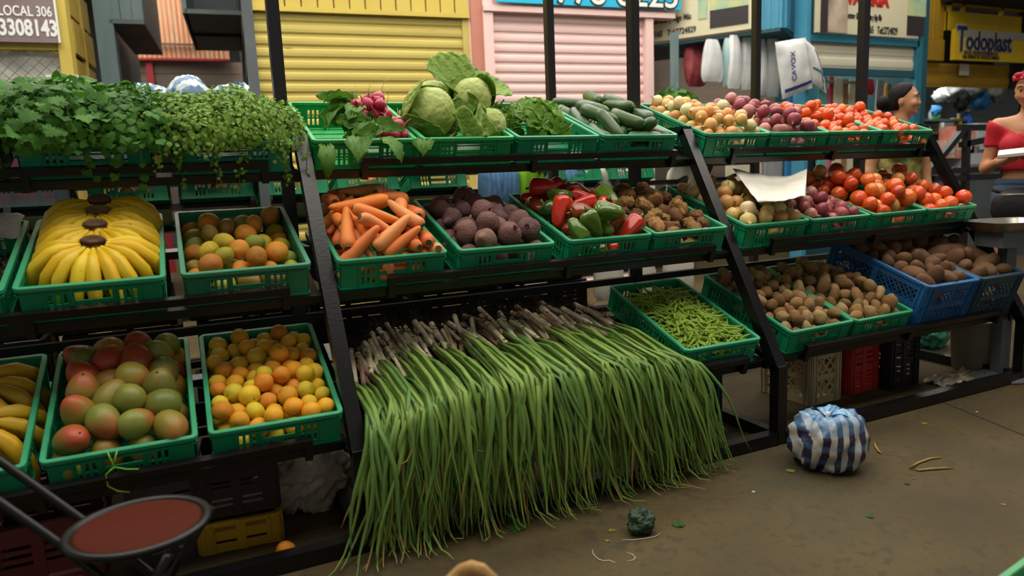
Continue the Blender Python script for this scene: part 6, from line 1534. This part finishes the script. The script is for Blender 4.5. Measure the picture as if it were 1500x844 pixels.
def person(label, loc, rotz, skin_m, arms, head_pitch, head_yaw, fingers, h=.0085):
    """local frame: faces -Y, x to the viewer's right; the parts come back for clothing"""
    t = thing('person', label, 'person', loc, (0, 0, rotz)); hd = rz_(head_yaw)@rx(head_pitch); base = np.array((0, .005, 1.475))
    HP = lambda p: tuple(base+hd@(np.array(p, float)-base))
    def torso(S):
        S.ell((0, .01, .93), (.165, .118, .13), .04); S.cap((0, 0, 1.0), (0, 0, 1.16), .098, .092, .05, (1.28, .92, 1)); S.cap((0, .005, 1.16), (0, .005, 1.33), .095, .10, .05, (1.36, .95, 1))
        for s in (-1, 1):
            S.ell((s*.072, -.085, 1.245), (.062, .056, .060), .03); S.cap((s*.06, .005, 1.39), (s*.165, .008, 1.375), .045, .05, .045)
    def upper_arms(S):
        for s in (-1, 1): sh, el, wr = arms[s]; S.cap(sh, el, .046, .036, .035)
    def legs(S, low=True):
        for s in (-1, 1):
            S.cap((s*.085, .0, .88), (s*.085, -.01, .48), .085, .055, .04)
            if low: S.cap((s*.085, -.01, .48), (s*.088, .015, .09), .052, .034, .03); S.cap((s*.088, .01, .05), (s*.10, -.14, .035), .04, .03, .03)
    S = SDF((-.36, -.42, -.02), (.36, .26, 1.80), h); torso(S); legs(S); upper_arms(S)
    for s in (-1, 1):
        sh, el, wr = (np.array(q, float) for q in arms[s]); S.cap(el, wr, .037, .025, .03)
        d = wr-el; d /= np.linalg.norm(d); pd, fd, nrm = fingers[s]; pd = np.array(pd, float); pd /= np.linalg.norm(pd); nrm = np.array(nrm, float); nrm -= pd*(nrm@pd); nrm /= np.linalg.norm(nrm); sd = np.cross(pd, nrm)
        pc = wr+pd*.045; S.cap(wr, wr+pd*.03, .026, .028, .02); S.ell(pc, (.042, .036, .016), .018, np.stack([pd, sd, nrm], 1))
        for i, (o, L) in enumerate(zip((-.028, -.010, .009, .026), (.060, .070, .066, .052))):
            b = wr+pd*.078+sd*o; m = b+(pd*.8+nrm*fd)*L*.5; e = m+(pd*.4+nrm*fd*1.6)*L*.45; S.cap(b, m, .0098, .009, .006); S.cap(m, e, .009, .0078, .004)
        th = wr+pd*.025-sd*.03*s*fingers['thumb']; S.cap(th, th+(pd*.5-sd*.5*s*fingers['thumb']+nrm*.3)*.045, .012, .010, .012); q = th+(pd*.5-sd*.5*s*fingers['thumb']+nrm*.3)*.045; S.cap(q, q+(pd*.8+nrm*.4)*.03, .010, .008, .005)
    S.cap((0, .012, 1.38), HP((0, .005, 1.53)), .056, .048, .035); hr = hd
    S.ell(HP((0, -.005, 1.615)), (.074, .092, .102), .02, hr); S.ell(HP((0, -.045, 1.56)), (.056, .052, .062), .03, hr); S.ell(HP((0, -.075, 1.520)), (.024, .022, .020), .02, hr)
    S.cap(HP((0, -.094, 1.612)), HP((0, -.105, 1.580)), .009, .012, .012); 
    for s in (-1, 1):
        S.ell(HP((s*.017, -.098, 1.575)), (.010, .011, .008), .008, hr); S.ell(HP((s*.076, .008, 1.595)), (.010, .020, .032), .006, hr); S.ell(HP((s*.042, -.072, 1.578)), (.026, .022, .022), .02, hr); S.cap(HP((s*.018, -.092, 1.637)), HP((s*.05, -.080, 1.637)), .009, .008, .012)
    link('body', S.mesh('body', skin_m), t)
    HM = Matrix.Translation(base)@Matrix(hd.tolist()).to_4x4()@Matrix.Translation(-base)
    def hpart(nm, mb, m, par=None):
        o = mb.build(nm, m, par or t); o.matrix_local = HM; return o
    for s in (-1, 1):
        e = hpart('eye', MB().ell((s*.031, -.083, 1.615), (.0125, .0105, .0075), 14, 8), 'eye_white'); MB().ell((s*.031, -.0925, 1.614), (.0055, .003, .0058), 10, 6).build('iris', 'iris', e)
        hpart('eyebrow', MB().tube([(s*.014, -.098, 1.640), (s*.032, -.098, 1.645), (s*.050, -.084, 1.638)], [.002, .0032, .0014], 6), 'hair')
        hpart('eyelid', MB().tube([(s*.018, -.091, 1.620), (s*.031, -.096, 1.6235), (s*.044, -.085, 1.619)], [.0015, .0022, .0015], 5), 'hair')
    hpart('mouth', MB().tube([(-.023, -.090, 1.540), (-.010, -.099, 1.544), (0, -.101, 1.5425), (.010, -.099, 1.544), (.023, -.090, 1.540)], [.002, .0048, .0045, .0048, .002], 8).tube([(-.020, -.090, 1.538), (0, -.100, 1.533), (.020, -.090, 1.538)], [.002, .0062, .002], 8), 'lip')
    # hair: a shell round the skull, open at the face
    H = SDF((-.14, -.16, 1.40), (.14, .20, 1.80), .007); I3 = None
    H.ell((0, .004, 1.625), (.084, .102, .106), .01); H.ell((0, .045, 1.575), (.068, .06, .07), .02)
    X, Y, Z = np.meshgrid(*H.ax, indexing='ij'); face = -(Y+.052-.75*np.maximum(0, Z-1.645)*1.0); face2 = np.where(Z < 1.66, -(Y-.0+.02), -1)
    cut = np.maximum(face-0, 0); H.F = np.maximum(H.F, -(Y+.055-np.clip((1.68-Z)*.8, 0, .07))); H.F = np.maximum(H.F, (1.535-Z))
    bun = SDF((-.14, -.16, 1.40), (.14, .20, 1.80), .007); bun.ell(*fingers['bun'], 0); H.F = np.minimum(H.F, bun.F)
    o = link('hair', H.mesh('hair', 'hair'), t); o.matrix_local = HM
    def garment(nm, m, build, cut, off=.011):
        G = SDF((-.36, -.42, .30), (.36, .26, 1.50), .010); build(G); G.F -= off; X, Y, Z = np.meshgrid(*G.ax, indexing='ij'); G.F = np.maximum(G.F, cut(X, Y, Z)).astype(np.float32); return link(nm, G.mesh(nm, m), t)
    return t, torso, upper_arms, legs, garment, hpart, HM
# woman in red, at the right edge
pw = at_depth(1505, 232, 4.6)
armsA = {-1: ((-.172, .01, 1.365), (-.225, .03, 1.105), (-.125, -.19, 1.145)), 1: ((.172, .01, 1.365), (.225, .03, 1.11), (.10, -.20, 1.15))}
fa = {-1: ((.75, -.55, .05), .35, (0, 0, 1)), 1: ((-.85, -.45, .05), .25, (0, 0, 1)), 'thumb': -1, 'bun': ((0, .115, 1.62), (.045, .045, .045))}
rot_cam = math.atan2(-(CAM.x-pw.x), -(CAM.y-pw.y))*-1
tA, torso, uarm, legs, garment, hpart, HM = person('person in a red off-shoulder top and denim shorts writing in a small notebook', (pw.x, pw.y, .0), rot_cam-.12, 'skin_a', armsA, .30, -.10, fa)
def both(G): torso(G); uarm(G)
garment('red_top', 'red_top', both, lambda X, Y, Z: np.maximum.reduce([1.085-Z, Z-(1.318+.62*np.maximum(0, np.abs(X)-.055)), (1.245-Z)-10*(np.abs(X) < .155), np.where(np.abs(X) > .155, 1.235-Z, -1)]), .012)
def pel(G): torso(G); legs(G, False)
garment('denim_shorts', 'denim', pel, lambda X, Y, Z: np.maximum(Z-1.03, .60-Z), .014)
wb = garment('waistband', 'denim', pel, lambda X, Y, Z: np.maximum(Z-1.035, .995-Z), .019)
fb_ = thing_ = None
mb = MB().ell((0, 0, 0), (.15, .05, .125), 28, 16, 0, lambda p, v: Vector((p.x, p.y, p.z*(.9 if v.z > 0 else 1)-.03*abs(v.x)*(v.z < 0))))
wbag = mb.build('waist_bag', 'bag_black', tA, (-.01, -.155, .865)); MB().tube([(-.12, -.045, .07), (0, -.056, .075), (.12, -.045, .07)], .004, 6).build('zip', 'steel', wbag)
MB().tube([(.175*math.cos(a), .135*math.sin(a)+.005, .965-.02*math.sin(a)*-1) for a in [2*math.pi*k/32 for k in range(33)]], .010, 6, False, fy=1.6).build('belt', 'bag_black', tA)
hb_ = MB().tube([(.087*math.cos(a), .103*math.sin(a)+.0, 1.672-.03*math.sin(a)*1.0) for a in [2*math.pi*k/36 for k in range(37)]], .010, 6, False, fx=.5, fy=2.0)
o = hpart('headband', hb_, 'red_band'); k_ = MB().ell((-.0, -.100, 1.708), (.015, .012, .013), 10, 7).ell((-.035, -.092, 1.715), (.030, .010, .016), 12, 8).ell((.035, -.092, 1.715), (.030, .010, .016), 12, 8).build('bow', 'red_band', o)
gl = MB()
for s in (-1, 1): gl.tube([(s*.033+.024*math.cos(a), -.106+.006*abs(math.cos(a)), 1.610+.019*math.sin(a)) for a in [2*math.pi*k/20 for k in range(21)]], .0013, 5, False)
gl.tube([(-.009, -.106, 1.613), (.009, -.106, 1.613)], .0013, 5); [gl.tube([(s*.057, -.100, 1.613), (s*.078, .0, 1.612)], .0013, 5) for s in (-1, 1)]
hpart('glasses', gl, 'gold')
nk = MB().tube([(.062*math.sin(a), .01-.066*math.cos(a)-.02*(1+math.cos(a))/2, 1.405-.055*((1+math.cos(a))/2)**2) for a in [2*math.pi*k/30 for k in range(31)]], .0016, 5, False)
nk.tube([(0, -.100, 1.35), (0, -.150, 1.30), (0, -.163, 1.24)], .0014, 5); nk.tube([(.013*math.cos(a), -.153, 1.295+.013*math.sin(a)) for a in [2*math.pi*k/16 for k in range(17)]], .002, 5, False); nk.build('necklace', 'gold', tA)
Mp_ = Matrix.Translation((pw.x, pw.y, 0))@Matrix.Rotation(rot_cam-.12, 4, 'Z')
nb = thing('notebook', 'small open notebook held by the person in the red top', 'notebook', mw=Mp_@TM((-.02, -.285, 1.19), (.25, -.08, .1)))
for k in range(6): MB().span((-.095, -.06, .002+.003*k), (.095-.001*k, .06, .0045+.003*k)).build('page_block', 'notebook_paper', nb)
MB().span((-.10, -.064, -.003), (.10, .064, .002)).build('cover', 'notebook_cover', nb)
# woman in profile behind the tomatoes
pb = at_depth(1318, 236, 5.2)
armsB = {-1: ((-.172, .01, 1.365), (-.21, .03, 1.10), (-.215, -.05, .86)), 1: ((.172, .01, 1.365), (.21, .03, 1.10), (.215, -.05, .86))}
fbd = {-1: ((.05, -.1, -1), .25, (.8, -.3, 0)), 1: ((-.05, -.1, -1), .25, (-.8, -.3, 0)), 'thumb': 1, 'bun': ((0, .118, 1.59), (.06, .055, .06))}
rotB = math.atan2(-(CAM.x-pb.x), -(CAM.y-pb.y))*-1
tB, torso, uarm, legs, garment, hpart, HM = person('person with dark hair in a bun and floral top, in profile behind the tomatoes', (pb.x, pb.y, 0), rotB+.55, 'skin_b', armsB, .02, .95, fbd)
garment('floral_top', 'floral', torso, lambda X, Y, Z: np.maximum.reduce([.90-Z, Z-(1.30+.06*(np.abs(X) > .07)), np.abs(X)-.165]), .012)
st_ = MB()
for s in (-1, 1): st_.tube([(s*.085, -.095, 1.34), (s*.09, -.03, 1.435), (s*.085, .07, 1.42), (s*.08, .11, 1.33)], .006, 6)
st_.build('shoulder_straps', 'floral', tB)
garment('trousers', 'bag_black', lambda G: (torso(G), legs(G, True)), lambda X, Y, Z: np.maximum(Z-.99, .32-Z), .013)
hpart('earring', MB().tube([(-.082, .008+.010*math.cos(a), 1.553+.010*math.sin(a)) for a in [2*math.pi*k/14 for k in range(15)]], .0014, 5, False), 'gold')
